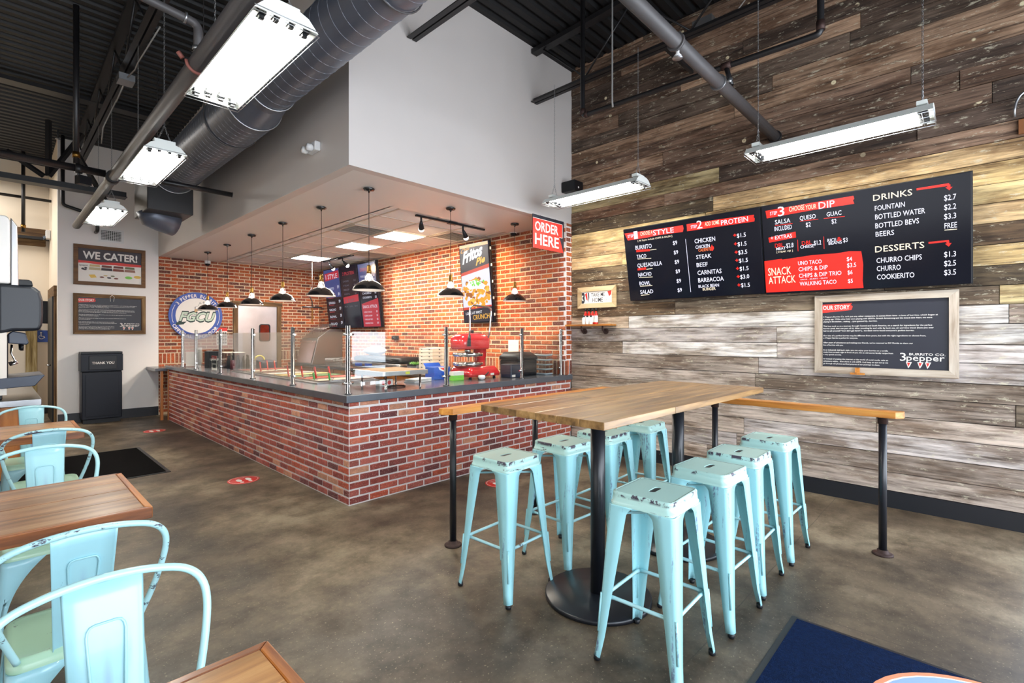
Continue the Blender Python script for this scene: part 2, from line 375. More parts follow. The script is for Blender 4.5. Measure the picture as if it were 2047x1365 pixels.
M_redp = mat('red_print', srgb(214, 52, 44), 0.5)
M_bluep = mat('blue_print', srgb(52, 84, 168), 0.5)
M_blkpl = mat('black_plastic', srgb(18, 20, 25), 0.42, spec=.35)
M_post = mat('satin_steel_post', srgb(118, 118, 121), 0.24, 1.0)
M_slate = mat('slate_black_plastic', srgb(22, 27, 37), 0.4)
M_navy = mat('dark_slate_plastic', srgb(38, 48, 68), 0.38)
M_green = mat('green_print', srgb(120, 200, 70), 0.5)
M_board = mat('chalk_dark_print', srgb(34, 36, 48), 0.5)
M_wprint = mat('white_print', srgb(238, 234, 228), 0.6)
M_galv = mat('galvanised', srgb(170, 172, 175), 0.35, 0.9)
M_white_fix = mat('white_reflector', srgb(228, 232, 228), 0.3)
def emis(name, col, s): return mat(name, BK, 0.5, emit=col, es=s)
M_tube = emis('lit_tube', (1.0, 0.98, 0.90, 1), 58.0)
M_bulb = emis('lit_bulb', (1.0, 0.9, 0.78, 1), 9.0)
M_panel = emis('lit_panel', (1.0, 0.92, 0.82, 1), 50.0)
M_scr = mat('screen_black', srgb(8, 9, 14), 0.14, emit=srgb(12, 15, 28), es=0.6, spec=.3)
M_scrw = emis('screen_white', srgb(226, 226, 246), 1.0)
M_scrc = emis('screen_cream', srgb(240, 224, 196), 1.0)
M_scrr = emis('screen_red', srgb(240, 28, 14), 1.0)
M_scro = emis('screen_orange', srgb(255, 120, 60), 1.0)
M_scrt = emis('screen_teal', srgb(20, 60, 80), 1.0)
def glassmat(name, tint=(1, 1, 1, 1), refl=1.0):
    m = bpy.data.materials.new(name); m.use_nodes = True; n = m.node_tree; n.nodes.clear()
    o = n.nodes.new('ShaderNodeOutputMaterial'); mx = n.nodes.new('ShaderNodeMixShader'); tr = n.nodes.new('ShaderNodeBsdfTransparent'); gl = n.nodes.new('ShaderNodeBsdfGlossy')
    lw = n.nodes.new('ShaderNodeLayerWeight'); lw.inputs[0].default_value = 0.5; pw = n.nodes.new('ShaderNodeMath'); pw.operation = 'POWER'; pw.inputs[1].default_value = 4.0
    n.links.new(lw.outputs['Facing'], pw.inputs[0]); fr = n.nodes.new('ShaderNodeMath'); fr.operation = 'MULTIPLY_ADD'; fr.inputs[1].default_value = 0.9; fr.inputs[2].default_value = 0.045
    n.links.new(pw.outputs[0], fr.inputs[0]); gl.inputs['Roughness'].default_value = 0.02; tr.inputs[0].default_value = tint
    ml = n.nodes.new('ShaderNodeMath'); ml.operation = 'MULTIPLY'; ml.inputs[1].default_value = refl
    n.links.new(fr.outputs[0], ml.inputs[0]); n.links.new(ml.outputs[0], mx.inputs[0]); n.links.new(tr.outputs[0], mx.inputs[1]); n.links.new(gl.outputs[0], mx.inputs[2]); n.links.new(mx.outputs[0], o.inputs[0])
    MT[name] = m; return m
M_glass = glassmat('clear_glass', (0.96, 0.98, 0.97, 1), 1.2)
M_clear = glassmat('clear_plastic', (0.85, 0.88, 0.9, 1), 1.5)

# ------------------------------------------------------------------ flat print (lettering) helper
class Panel:
    """a flat board in space: o = top-left corner, u = unit right, d = unit down, n = towards the viewer"""
    def __init__(s, o, u, d, w, h):
        s.o = Vector(o); s.u = Vector(u).normalized(); s.d = Vector(d).normalized(); s.n = s.d.cross(s.u).normalized(); s.w = w; s.h = h
    def p(s, x, y, off=0.0): return s.o+s.u*x+s.d*y+s.n*off
    def px(s, px, py):
        """board coordinates met by the sight line through a pixel of the photograph"""
        u = (px-CX)/FPX; v = (CY-py)/FPX; r = Vector((FX+u*FY, FY-u*FX, v)); c = Vector((0, 0, H))
        t = (s.o-c).dot(s.n)/r.dot(s.n); q = c+r*t-s.o; return q.dot(s.u), q.dot(s.d), t
    def poly(s, mb, pts, off, mi=0): mb.add([s.p(x, y, off) for x, y in pts], [tuple(range(len(pts)))[::-1]], False, mi)
_tc = {}
def glyphs(txt, bold=0.0, shear=0.0):
    k = (txt, bold, shear)
    if k in _tc: return _tc[k]
    c = bpy.data.curves.new('t', 'FONT'); c.body = txt; c.size = 1; c.offset = bold; c.shear = shear; c.resolution_u = 2
    o = bpy.data.objects.new('t', c); me = bpy.data.meshes.new_from_object(o)
    vs = [tuple(v.co[:2]) for v in me.vertices]; fs = [tuple(p.vertices) for p in me.polygons]
    bpy.data.objects.remove(o); bpy.data.curves.remove(c); bpy.data.meshes.remove(me)
    x0 = min(v[0] for v in vs); x1 = max(v[0] for v in vs)
    _tc[k] = (vs, fs, x0, x1); return _tc[k]
def text(mb, pn, txt, x, y, w, h, off=0.002, mi=0, bold=0.004, shear=0, tilt=0.0):
    """txt with its baseline starting at x, y on the board, w wide, capitals h high"""
    vs, fs, x0, x1 = glyphs(txt, bold, shear); sx = w/(x1-x0); sy = h/0.70
    c, s_ = math.cos(tilt), math.sin(tilt); P = []
    for (a, b) in vs:
        A = (a-x0)*sx; B = b*sy
        P.append(pn.p(x+A*c+B*s_*0, y-B-A*s_, off))
    mb.add(P, fs, False, mi)
# ================================================================== the setting
rnd = random.Random(7)
XW, YB, YS, XS, XK, ZS = 5.45, 11.40, 4.06, 2.17, 5.33, 3.03     # plank wall, back wall, bulkhead front / side, kitchen wall, soffit height
zc = lambda y: 5.12-0.031*(y-4.07)
m = MB(); m.box(-4, 5.6, -2.6, 13.5, -0.06, 0.0); struct('floor', m, M_floor)
# corrugated black deck: ribs run across the room
m = MB(); y = -2.6; prof = []
while y < 13.5:
    z = zc(y)
    prof += [(y, z), (y+0.075, z), (y+0.095, z+0.04), (y+0.13, z+0.04)]; y += 0.15
L0 = [(-4.0, p[0], p[1]) for p in prof]; L1 = [(5.6, p[0], p[1]) for p in prof]
m.loops([L0, L1], smooth=False, closed=False)
deck = struct('ceiling', m, M_deck)
m = MB(); m.box(-4, -3.9, -2.6, 13.5, 0, 5.4); struct('wall_left', m, M_cream)
m = MB()
m.box(-4, 5.6, -2.6, -2.5, 3.1, 5.4); m.box(-4, 5.6, -2.6, -2.5, 0, 0.35)
for a, b in ((-4, -2.0), (1.5, 1.75), (4.9, 5.6)): m.box(a, b, -2.6, -2.5, 0.35, 3.1)
struct('wall_front', m, M_wall)
# bulkhead above the counter
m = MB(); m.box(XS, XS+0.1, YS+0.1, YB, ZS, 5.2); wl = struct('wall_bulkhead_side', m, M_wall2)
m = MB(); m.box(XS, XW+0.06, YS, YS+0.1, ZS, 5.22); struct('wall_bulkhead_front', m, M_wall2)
m = MB()
XI, YI, YE = 3.22, 5.03, 11.4
m.box(XS+.1, XI, YS+.1, YE, ZS, ZS+0.06); m.box(XI, XK+0.12, YS+.1, YI, ZS, ZS+0.06)
m.box(XI-0.02, XI, YI, YE, ZS, ZS+0.05)
struct('ceiling_soffit', m, mat('soffit_paint', srgb(234, 233, 231), 0.35))
# lay-in tile ceiling: tiles, grid, light panels, air diffusers
m = MB(); m.box(XS+.1, XK+0.3, YS+.1, YE+.3, ZS+0.16, ZS+0.18)
lay = struct('ceiling_kitchen', m, M_tile)
xs = [XI, 3.38, 3.99, 4.60, 5.21, XK]; ys = [YI]+[5.57+0.61*i for i in range(10)]+[YE]
g = MB()
for x in xs[1:-1]: g.box(x-0.012, x+0.012, YI, YE, ZS+0.012, ZS+0.045)
for yy in ys[1:-1]: g.box(XI, XK, yy-0.012, yy+0.012, ZS+0.0125, ZS+0.044)
g.build('ceiling_grid', M_grid, lay)
LP = {(2, 2): 1, (2, 4): 1, (2, 7): 1}
for i in range(len(xs)-1):
    for j in range(len(ys)-1):
        x0, x1, y0, y1 = xs[i]+0.012, xs[i+1]-0.012, ys[j]+0.012, ys[j+1]-0.012
        if x1-x0 < 0.06 or y1-y0 < 0.06 or (i, j) in LP or (i, j) in ((1, 2), (3, 5), (3, 1)): continue
        t = MB(); t.box(x0, x1, y0, y1, ZS+0.02, ZS+0.035); t.build('ceiling_tile', M_tile, lay)
lbl = {2: 'lit square ceiling panel nearest the track light', 4: 'lit square ceiling panel midway along the kitchen ceiling', 7: 'lit square ceiling panel nearest the steel kitchen door'}
for (i, j) in LP:
    x0, x1, y0, y1 = xs[i]+0.012, xs[i+1]-0.012, ys[j]+0.012, ys[j+1]-0.012
    r = thing('ceiling_light', lbl[j], 'light', (x0, y0, ZS), 'square kitchen ceiling lights')
    t = MB(); t.box(x0, x1, y0, y0+0.02, ZS+0.0, ZS+0.03); t.box(x0, x1, y1-0.02, y1, ZS, ZS+0.03); t.box(x0, x0+0.02, y0+0.02, y1-0.02, ZS, ZS+0.03); t.box(x1-0.02, x1, y0+0.02, y1-0.02, ZS, ZS+0.03); t.build('frame', M_white, r)
    t = MB(); t.box(x0+0.02, x1-0.02, y0+0.02, y1-0.02, ZS+0.01, ZS+0.025); t.build('diffuser', M_panel, r)
for (i, j, lb) in ((1, 2, 'white louvred air diffuser in the tile ceiling beside the nearest light panel'), (3, 1, 'white louvred air diffuser in the tile ceiling near the food poster screen'), (3, 5, 'white louvred air diffuser in the tile ceiling above the portrait menu screens')):
    x0, x1, y0, y1 = xs[i]+0.02, xs[i+1]-0.02, ys[j]+0.02, ys[j+1]-0.02
    r = thing('air_diffuser', lb, 'vent', (x0, y0, ZS), 'kitchen air diffusers')
    t = MB(); t.box(x0, x1, y0, y1, ZS+0.03, ZS+0.05); t.build('backing', M_blk, r)
    t = MB(); t.box(x0, x0+0.03, y0, y1, ZS, ZS+0.03); t.box(x1-0.03, x1, y0, y1, ZS, ZS+0.03); t.box(x0+0.03, x1-0.03, y0, y0+0.03, ZS, ZS+0.03); t.box(x0+0.03, x1-0.03, y1-0.03, y1, ZS, ZS+0.03); t.build('frame', M_grid, r)
    for q in range(8):
        yy = y0+0.05+q*(y1-y0-0.1)/7.5; t = MB(); t.cbox(((x0+x1)/2, yy+0.02, ZS+0.015), (x1-x0-0.06, 0.045, 0.004), M=Matrix.Rotation(0.5, 3, 'X')); t.build('slat', M_grid, r)
# walls behind
m = MB(); m.box(0.75, XS, YB, YB+0.12, 0, 5.0); struct('wall_back', m, M_wall)
m = MB(); m.box(0.75, XS, YB-0.012, YB, 0, 0.17); struct('baseboard_back', m, M_base)
m = MB(); m.box(0.75, 0.85, YB+0.12, 13.3, 0, 5.0); struct('wall_recess', m, M_cream)
m = MB(); m.box(-3.9, 0.85, 13.3, 13.4, 0, 5.0); struct('wall_far', m, M_cream)
m = MB(); m.box(-3.9, 0.75, 13.285, 13.3, 0, 0.15); struct('baseboard_far', m, M_base)
# black restroom door in the recess wall with barn-wood casing
d = MB(); d.box(0.70, 0.75, 11.72, 12.72, 0.0, 2.2); dr = struct('door_1', d, M_blkpl)
t = MB(); t.box(0.72, 0.765, 11.58, 11.72, 0, 2.2); t.build('casing', M_barnz, dr)
t = MB(); t.box(0.72, 0.765, 12.72, 12.86, 0, 2.2); t.build('casing', M_barnz, dr)
t = MB(); t.box(0.71, 0.765, 11.55, 12.9, 2.2, 2.38); t.build('header', M_barn, dr)
t = MB(); t.tube([(0.69, 11.80, 1.0), (0.64, 11.80, 1.0), (0.64, 11.92, 1.0)], 0.011, 8); t.build('handle', M_chrome, dr)
area('hall_lamp', (-1.0, 12.2, 4.4), (0, 0, 0), .6, 1.2, 75, (1.0, .95, .88))
# plank wall
m = MB(); m.box(XW+0.02, XW+0.12, -.45, YS+0.05, 0, 5.3); m.box(XW+0.02, XW+0.12, -2.6, -2.25, 0, 5.3); m.box(XW+0.02, XW+0.12, -2.25, -.45, 2.6, 5.3); pw = struct('wall_right', m, mat('dark_backing', srgb(22, 18, 15), 0.9))
pal_hi = [srgb(118, 94, 78), srgb(80, 64, 54), srgb(146, 118, 98), srgb(100, 84, 72), srgb(164, 134, 110), srgb(90, 74, 64)]
pal_mid_lit = [srgb(178, 152, 106), srgb(150, 122, 90), srgb(198, 174, 126), srgb(118, 94, 68), srgb(176, 160, 120), srgb(96, 80, 58), srgb(186, 158, 118)]  # yellow glow of the lamps is worked into these mid-height plank colours
pal_low = [srgb(192, 178, 168), srgb(172, 158, 148), srgb(206, 184, 162), srgb(158, 144, 132), srgb(204, 200, 198), srgb(120, 106, 90), srgb(196, 160, 130), srgb(184, 176, 174)]
pr = random.Random(11); z = 0.145; row = 0
while z < 5.15:
    hh = pr.choice((0.142, 0.152, 0.158, 0.165, 0.17)); y = -2.5-pr.random()*1.2
    while y < YS-0.02:
        Lp = pr.uniform(1.5, 3.5); y1 = min(y+Lp, YS); y0 = max(y, -2.5)
        if YS-y1 < 0.35: y1 = YS
        if y1 > -.45:
            y0 = max(y0, -.45)
            dx = pr.uniform(-0.005, 0.005); t = MB(); t.box(XW+dx, XW+0.021, y0+0.002, y1-0.002, z+0.0028, min(z+hh, 5.16)-0.0028)
            o = t.build('plank', M_plank, pw)
            zz = z+pr.uniform(-0.35, 0.35)
            c = pr.choice(pal_low if zz < 1.8 else (pal_mid_lit if zz < 2.95 else (pal_mid_lit+pal_hi*2 if zz < 3.3 else pal_hi)))
            k = pr.uniform(0.70, 1.2); o.color = tuple(min(1, q*k) for q in c[:3])+(1,)
        y = y1
    z += hh; row += 1
m = MB(); m.box(XW-0.012, XW+0.019, -.45, YS, 0, 0.143); struct('baseboard_right', m, M_base)
# ------------------------------------------------------------------ brickwork
KP_WARM = [srgb(190, 92, 42), srgb(172, 78, 40), srgb(200, 104, 46), srgb(150, 70, 44), srgb(112, 60, 48), srgb(180, 98, 60), srgb(162, 88, 58), srgb(186, 86, 38)]  # kitchen bricks, orange of the track lamps mixed into the colours
CP = [srgb(178, 84, 68), srgb(160, 70, 60), srgb(188, 100, 76), srgb(138, 62, 58), srgb(114, 56, 58), srgb(180, 94, 82), srgb(206, 146, 116), srgb(164, 76, 66), srgb(184, 82, 56), srgb(172, 88, 78)]
BRI = {}
def brick_mesh(L, hh, dp):
    k = (round(L, 3), round(hh, 3))
    if k not in BRI:
        t = MB(); a, b = L/2, hh/2; c = 0.004
        vs = [(-a, 0, -b), (a, 0, -b), (a, 0, b), (-a, 0, b), (-a, -dp+c, -b), (a, -dp+c, -b), (a, -dp+c, b), (-a, -dp+c, b), (-a+c, -dp, -b+c), (a-c, -dp, -b+c), (a-c, -dp, b-c), (-a+c, -dp, b-c)]
        t.add(vs, [(0,4,5,1),(1,5,6,2),(2,6,7,3),(3,7,4,0),(4,8,9,5),(5,9,10,6),(6,10,11,7),(7,11,8,4),(8,11,10,9)])
        BRI[k] = (t, t.mesh('brick', M_brick))
    return BRI[k]
def brickwork(par, origin, ang, length, z0, z1, pal, seed, pl=0.203, ph=0.0665, jt=0.0155, soldier=None, holes=(), proud=0.006, cap=290):
    """bricks on a wall that starts at origin, runs along direction ang and faces to its right"""
    rg = random.Random(seed); o = Vector(origin); ux = Vector((math.cos(ang), math.sin(ang), 0)); items = []
    z = z0; r = 0
    while z+ph*0.5 <= z1+1e-4:
        hh = ph-jt; sol = soldier and abs(z-soldier) < ph*0.5
        if sol:
            x = 0
            while x < length-0.02: items.append((x+ph/2, z+0.105-jt/2, ph-jt, 0.203-jt)); x += ph
            z += 0.21; r += 1; continue
        x = -pl/2 if r % 2 else 0.0
        while x < length-0.02:
            a = max(x, 0); b = min(x+pl, length)
            if b-a > 0.03: items.append(((a+b)/2, z+hh/2, b-a-jt, min(hh, z1-z-0.002)))
            x += pl
        z += ph; r += 1
    out = []
    for it in items:
        parts = [(it[0]-it[2]/2, it[0]+it[2]/2)]
        for (a, b, c, d) in holes:
            if c-0.02 < it[1] < d+0.02:
                nn = []
                for (p, q) in parts:
                    if q <= a or p >= b: nn.append((p, q)); continue
                    if p < a: nn.append((p, a))
                    if q > b: nn.append((b, q))
                parts = nn
        out += [((p+q)/2, it[1], q-p, it[3]) for p, q in parts if q-p > 0.025]
    items = out
    def key(it):
        p = o+ux*it[0]; return p.x*p.x+p.y*p.y+(it[1]-H)**2*0.5
    items.sort(key=key); big = items[:cap]; rest = items[cap:]
    for (x, zz, L, hh) in big:
        hh = hh if hh > 0.03 else 0.03
        me = brick_mesh(round(L, 2) if L < 0.185 else 0.1875, hh, proud)[1]
        b = bpy.data.objects.new('brick', me); COL.objects.link(b); b.parent = par
        b.location = (o+ux*x)+Vector((0, 0, zz))-root_org(par); b.rotation_euler = (rg.uniform(-.006, .006), rg.uniform(-.006, .006), ang)
        c = rg.choice(pal); k = rg.uniform(0.8, 1.15); b.color = tuple(min(1, q*k) for q in c[:3])+(1,)
    if rest:
        t = MB(); nx = Vector((math.sin(ang), -math.cos(ang), 0))
        for (x, zz, L, hh) in rest:
            c = rg.choice(pal); k = rg.uniform(0.8, 1.15); cc = tuple(min(1, q*k) for q in c[:3])+(1,)
            src = brick_mesh(round(L, 2) if L < 0.185 else 0.1875, hh, proud)[0]; pr_ = rg.uniform(-.002, .002)
            vs = [o+ux*(x+p[0])+nx*(-p[1]+(pr_ if p[1] else 0))+Vector((0, 0, zz+p[2])) for p in src.v]
            t.add(vs, src.f, False, 0, cc)
        q = t.build('brick_field', M_brick_all, par); q['kind'] = 'stuff'
# kitchen back wall (door opening) and kitchen side wall with its pilaster
DX0, DX1, DZ = 3.50, 4.42, 2.22
m = MB(); m.box(XS, DX0, YB, YB+0.1, 0, ZS+.18); m.box(DX1, XK+0.1, YB, YB+0.1, 0, ZS+.18); m.box(DX0, DX1, YB, YB+0.1, DZ, ZS+.18)
wb_ = struct('wall_kitchen_back', m, M_mortar_lit)
brickwork(wb_, (XS, YB, 0), 0, XK-XS, 0.05, ZS, KP_WARM, 3, soldier=0.05+14*0.0665, holes=((DX0-XS-0.04, DX1-XS+0.04, 0, DZ+0.03),))
m = MB(); m.box(XK, XK+0.1, YS+0.1, YB, 0, ZS+.17); wk_ = struct('wall_kitchen_side', m, M_mortar_lit)
brickwork(wk_, (XK, YB, 0), -PI/2, YB-YS, 0.05, ZS, KP_WARM, 4, soldier=0.05+14*0.0665)
m = MB(); m.box(XK+0.001, XW+0.05, YS, YS+0.099, 0.987, ZS-.001); wp_ = struct('wall_pilaster', m, M_mortar)
brickwork(wp_, (XK, YS, 0), 0, XW+0.04-XK, 0.988, ZS, KP_WARM, 5, soldier=0.988)
# ------------------------------------------------------------------ brick counter, worktop, end shelf
ZC = 0.985
r = thing('brick_counter', 'long L-shaped order counter faced with red brick and pale mortar', 'counter', (XS, YS, 0))
m = MB(); m.box(XS+0.001, XS+0.12, YS+0.001, 10.55, 0.0, 0.918); m.box(XS+0.12, XW-0.02, YS+0.001, YS+0.09, 0.0, 0.918); m.build('core', M_mortar, r)
t = MB(); t.box(XS-0.018, XS+0.14, 10.55, 10.6, 0, 0.918); t.build('end_trim', M_cab, r)
brickwork(r, (XS, 10.55, 0), -PI/2, 10.55-YS+0.012, 0.012, 0.918, CP, 21, cap=110)
brickwork(r, (XS, YS, 0), 0, XW-0.005-XS, 0.012, 0.918, CP, 22, cap=185)
m = MB()
op = [(2.125, 4.015), (5.419, 4.015), (5.419, 4.155), (5.31, 4.155), (5.31, 4.95), (3.25, 4.95), (3.25, 10.62), (2.125, 10.62)]
m.prism([(x, y, 0.92) for x, y in op], (0, 0, 0.065))
wt = m.build('countertop', M_counter, bevel=0.004); tag(wt, 'long grey L-shaped worktop lying on the brick order counter', 'countertop')
r = thing('end_shelf', 'low grey shelf bridging counter end and white wall', 'shelf', (2.0, 11.0, 0.86))
m = MB(); m.box(1.98, 2.62, 10.63, YB-0.014, 0.88, 0.93); m.build('slab', M_counter, r, bevel=0.003)
t = MB(); t.box(2.06, 2.10, 10.64, 10.70, 0, 0.879); t.build('leg', M_cab, r)
# kitchen back counter against the side wall
r = thing('back_counter', 'steel kitchen work counter along the brick side wall', 'counter', (4.62, 5.2, 0))
m = MB(); m.box(4.60, XK-0.016, 5.6, YB-0.02, 0.87, 0.91); m.build('top', M_counter, r, bevel=0.003)
t = MB(); t.box(4.68, XK-0.016, 5.65, YB-0.02, 0.08, 0.869); t.build('body', M_steel, r)
for i in range(6):
    y0 = 5.68+i*0.92; t = MB(); t.box(4.66, 4.679, y0, y0+0.88, 0.12, 0.84); dd = t.build('door', M_cab, r)
    t = MB(); t.tube([(4.645, y0+0.1, 0.75), (4.645, y0+0.3, 0.75)], 0.008, 6); t.build('handle', M_chrome, dd)
r = thing('prep_counter', 'steel prep counter in front of the kitchen door', 'counter', (3.05, 9.0, 0))
m = MB(); m.box(3.30, 3.62, 9.3, 11.2, 0.1, 0.84); m.build('body', M_steel, r)
m = MB(); m.box(3.27, 3.65, 9.25, 11.25, 0.84, 0.88); m.build('top', M_steel, r)

# ------------------------------------------------------------------ sneeze guard
r = thing('sneeze_guard', 'clear glass food shield on round steel posts along the counter', 'sneeze guard', (2.2, 4.11, ZC))
PX = [(2.235, 10.15), (2.205, 9.80), (2.205, 8.99), (2.205, 7.78), (2.2, 6.5), (2.2, 5.32), (2.2, 4.13), (3.30, 4.10), (4.49, 4.10), (5.27, 4.10)]
PX = PX[1:]
for i, (x, y) in enumerate(PX):
    t = MB(); t.lathe([(0.034, ZC), (0.034, ZC+0.008), (0.0215, ZC+0.016), (0.0215, 1.60), (0.018, 1.604), (0, 1.604)], (x, y, 0), 16); po = t.build('post', M_post, r)
    for zz in (1.085, 1.525):
        t = MB()
        if i <= 5: t.tube([(x, y-0.05, zz), (x, y+0.05, zz)], 0.011, 8)
        if i >= 5: t.tube([(x-0.05, y, zz), (x+(0.05 if i < 8 else 0), y, zz)], 0.011, 8)
        t.build('clamp', M_chrome, po)
for i in range(len(PX)-1):
    (x0, y0), (x1, y1) = PX[i], PX[i+1]; t = MB()
    if i < 5: t.box(x0-0.003, x0+0.003, y1+0.035, y0-0.035, 1.055, 1.55)
    else: t.box(x0+0.035, x1-0.035, y0-0.003, y0+0.003, 1.055, 1.55)
    t.build('glass_panel', M_glass, r)

# ------------------------------------------------------------------ steam table cut into the worktop: pans and serving handles
r = thing('food_well', 'steel salad well with food pans set into the worktop', 'food well', (2.6, 5.2, ZC))
t = MB(); t.box(2.42, 3.18, 5.22, 8.02, ZC, ZC+0.012); t.build('rim', M_steel, r)
foods = [srgb(226, 214, 190), srgb(196, 70, 40), srgb(90, 130, 60), srgb(226, 196, 120), srgb(230, 224, 214), srgb(120, 70, 44), srgb(216, 200, 170), srgb(160, 50, 36), srgb(200, 190, 120), srgb(238, 232, 220)]
for i in range(8):
    y0 = 5.27+0.34*i
    t = MB(); t.box(2.45, 2.47, y0, y0+0.31, ZC+0.0122, ZC+0.03); t.box(3.12, 3.14, y0, y0+0.31, ZC+0.0122, ZC+0.03); t.box(2.47, 3.12, y0, y0+0.02, ZC+0.0122, ZC+0.03); t.box(2.47, 3.12, y0+0.29, y0+0.31, ZC+0.0122, ZC+0.03); pn = t.build('pan', M_chrome, r)
    fm = mat('food_%s' % 'abcdefghij'[i], foods[i], 0.6, bump=0.9, bscale=60, var=0.35, vscale=30)
    t = MB(); n = 8; rg = random.Random(i)
    L = [[(2.47+0.65*a/n, y0+0.02+0.27*b/5, ZC+0.014+rg.uniform(0, 0.016)) for a in range(n+1)] for b in range(6)]
    t.loops(L, True, 0, closed=False); fo = t.build('filling', fm, pn); fo['kind'] = 'stuff'
SH = [(2.53, 7.18, 'red', 'nearest the steel kitchen door'), (2.74, 7.50, 'red', 'left of the second pair'), (2.82, 7.44, 'red', 'right of the second pair'), (2.46, 6.08, 'red', 'tallest, in the middle of the row'), (2.53, 5.85, 'red', 'beside the diced tomato pan'), (2.50, 5.48, 'green', 'lying low beside the long red one'), (2.58, 5.60, 'red', 'nearest the pale green handle'), (2.71, 5.52, 'red', 'closest to the corner post'), (2.60, 5.31, 'green', 'closest to the corner post')]
for i, (x, y, c, w) in enumerate(SH):
    r = thing('serving_spoon', '%s handled serving spoon in the food well, %s' % (c, w), 'spoon', (x, y, ZC+0.02), 'serving spoons in the food well')
    mm = M_red if c == 'red' else mat('green_plastic', srgb(40, 170, 90), 0.3)
    t = MB(); hgt = 0.15 if c == 'red' else 0.09
    t.cbox((x, y-0.02+hgt*0.2, ZC+0.02+hgt/2), (0.012, 0.028, hgt), M=Matrix.Rotation(-0.35, 3, 'X')); t.build('handle', mm, r, bevel=0.003)
    t = MB(); t.lathe([(0.0, -0.012), (0.022, -0.006), (0.026, 0.006)], (x, y-0.045, ZC+0.03), 10); t.build('bowl', M_chrome, r)

# ------------------------------------------------------------------ things standing on the long side of the worktop
def carton(name, label, cat, c, s, z, m_, rot=0, group=None, lid=None, bev=0.004):
    r = thing(name, label, cat, (c[0], c[1], z), group, rot); ORG[r.name] = Vector((0, 0, 0))
    t = MB(); t.box(-s[0]/2, s[0]/2, -s[1]/2, s[1]/2, 0, s[2]); b = t.build('body', m_, r, bevel=bev, org=(0, 0, 0)); return r
# paper cups stacks, card stand, menu holder, squeeze bottle, black bottles, blue box
r = thing('menu_card', 'white printed card stand at the far end of the worktop', 'card', (2.28, 9.76, ZC))
pn = Panel((2.24, 9.74, ZC+0.28), (0.92, -0.39, 0), (0.0, 0, -1), 0.13, 0.27)
t = MB(); t.prism([pn.p(0, 0), pn.p(pn.w, 0), pn.p(pn.w, pn.h), pn.p(0, pn.h)], pn.n*-0.012); t.build('card', M_cream2, r)
t = MB(); pn.poly(t, [(0.0, 0), (pn.w, 0), (pn.w, 0.02), (0, 0.02)], 0.001); t.build('stripe', M_redp, r)
for (x, y, n, w) in ((2.40, 9.62, 9, 'taller stack left of the card box'), (2.58, 9.72, 7, 'shorter stack behind it')):
    r = thing('cup_stack', 'stack of white paper cups, %s' % w, 'cups', (x, y, ZC), 'white cup stacks')
    for q in range(n):
        t = MB(); z = ZC+q*0.028; t.lathe([(0.032, z), (0.044, z+0.1), (0.046, z+0.104), (0.043, z+0.104), (0.031, z+0.006)], (x, y, 0), 14, capend=False); t.build('cup', M_white, r)
r = thing('napkin_dispenser', 'black napkin box with white lettering on the far worktop', 'dispenser', (2.5, 9.25, ZC))
t = MB(); t.box(2.42, 2.60, 9.12, 9.38, ZC, ZC+0.27); t.build('body', M_blkpl, r, bevel=0.006)
pn = Panel((2.42, 9.12, ZC+0.27), (1, 0, 0), (0, 0, -1), 0.18, 0.27); t = MB(); text(t, pn, 'KNI', 0.03, 0.15, 0.12, 0.035); t.build('lettering', M_wprint, r)
r = thing('bin_of_lids', 'clear plastic bin beside the black napkin box', 'container', (2.75, 8.7, ZC))
t = MB(); t.box(2.64, 2.92, 9.0, 9.4, ZC, ZC+0.24); t.build('body', M_clear, r)
t = MB(); t.box(2.63, 2.93, 8.99, 9.41, ZC+0.241, ZC+0.25); t.build('rim', M_cream2, r)
r = thing('counter_sign', 'small white and red notice clipped behind the glass shield', 'sign', (2.23, 8.15, ZC))
pn = Panel((2.23, 8.28, ZC+0.235), (0, -1, 0), (0, 0, -1), 0.25, 0.21)
t = MB(); t.prism([pn.p(0, 0), pn.p(.25, 0), pn.p(.25, .21), pn.p(0, .21)], pn.n*-0.004); t.build('board', M_wprint, r)
t = MB(); pn.poly(t, [(0.0, 0), (.25, 0), (.25, .05), (0, .05)], .001); t.build('banner', M_redp, r)
t = MB(); pn.poly(t, [(0.02, .065), (.23, .065), (.23, .11), (.02, .11)], .001); pn.poly(t, [(0.05, .13), (.20, .13), (.20, .18), (.05, .18)], .001); text(t, pn, 'Hello', 0.03, 0.04, 0.1, 0.025, mi=1); t.build('print', [M_blkpl, M_wprint], r)
r = thing('squeeze_bottle', 'clear squeeze bottle filled with dark red sauce', 'bottle', (2.62, 8.62, ZC))
t = MB(); t.lathe([(0.036, ZC), (0.037, ZC+0.005), (0.037, ZC+0.14), (0, ZC+0.14)], (2.62, 8.62, 0), 18); t.build('sauce', mat('dark_sauce', srgb(110, 20, 34), 0.3), r)
t = MB(); t.lathe([(0.040, ZC), (0.041, ZC+0.004), (0.041, ZC+0.20), (0.03, ZC+0.225), (0.012, ZC+0.24), (0.006, ZC+0.27)], (2.62, 8.62, 0), 18); t.build('bottle_wall', M_clear, r)
rg = random.Random(5); ORDN = ['first', 'second', 'third', 'fourth', 'fifth', 'sixth', 'seventh', 'eighth', 'ninth', 'tenth']
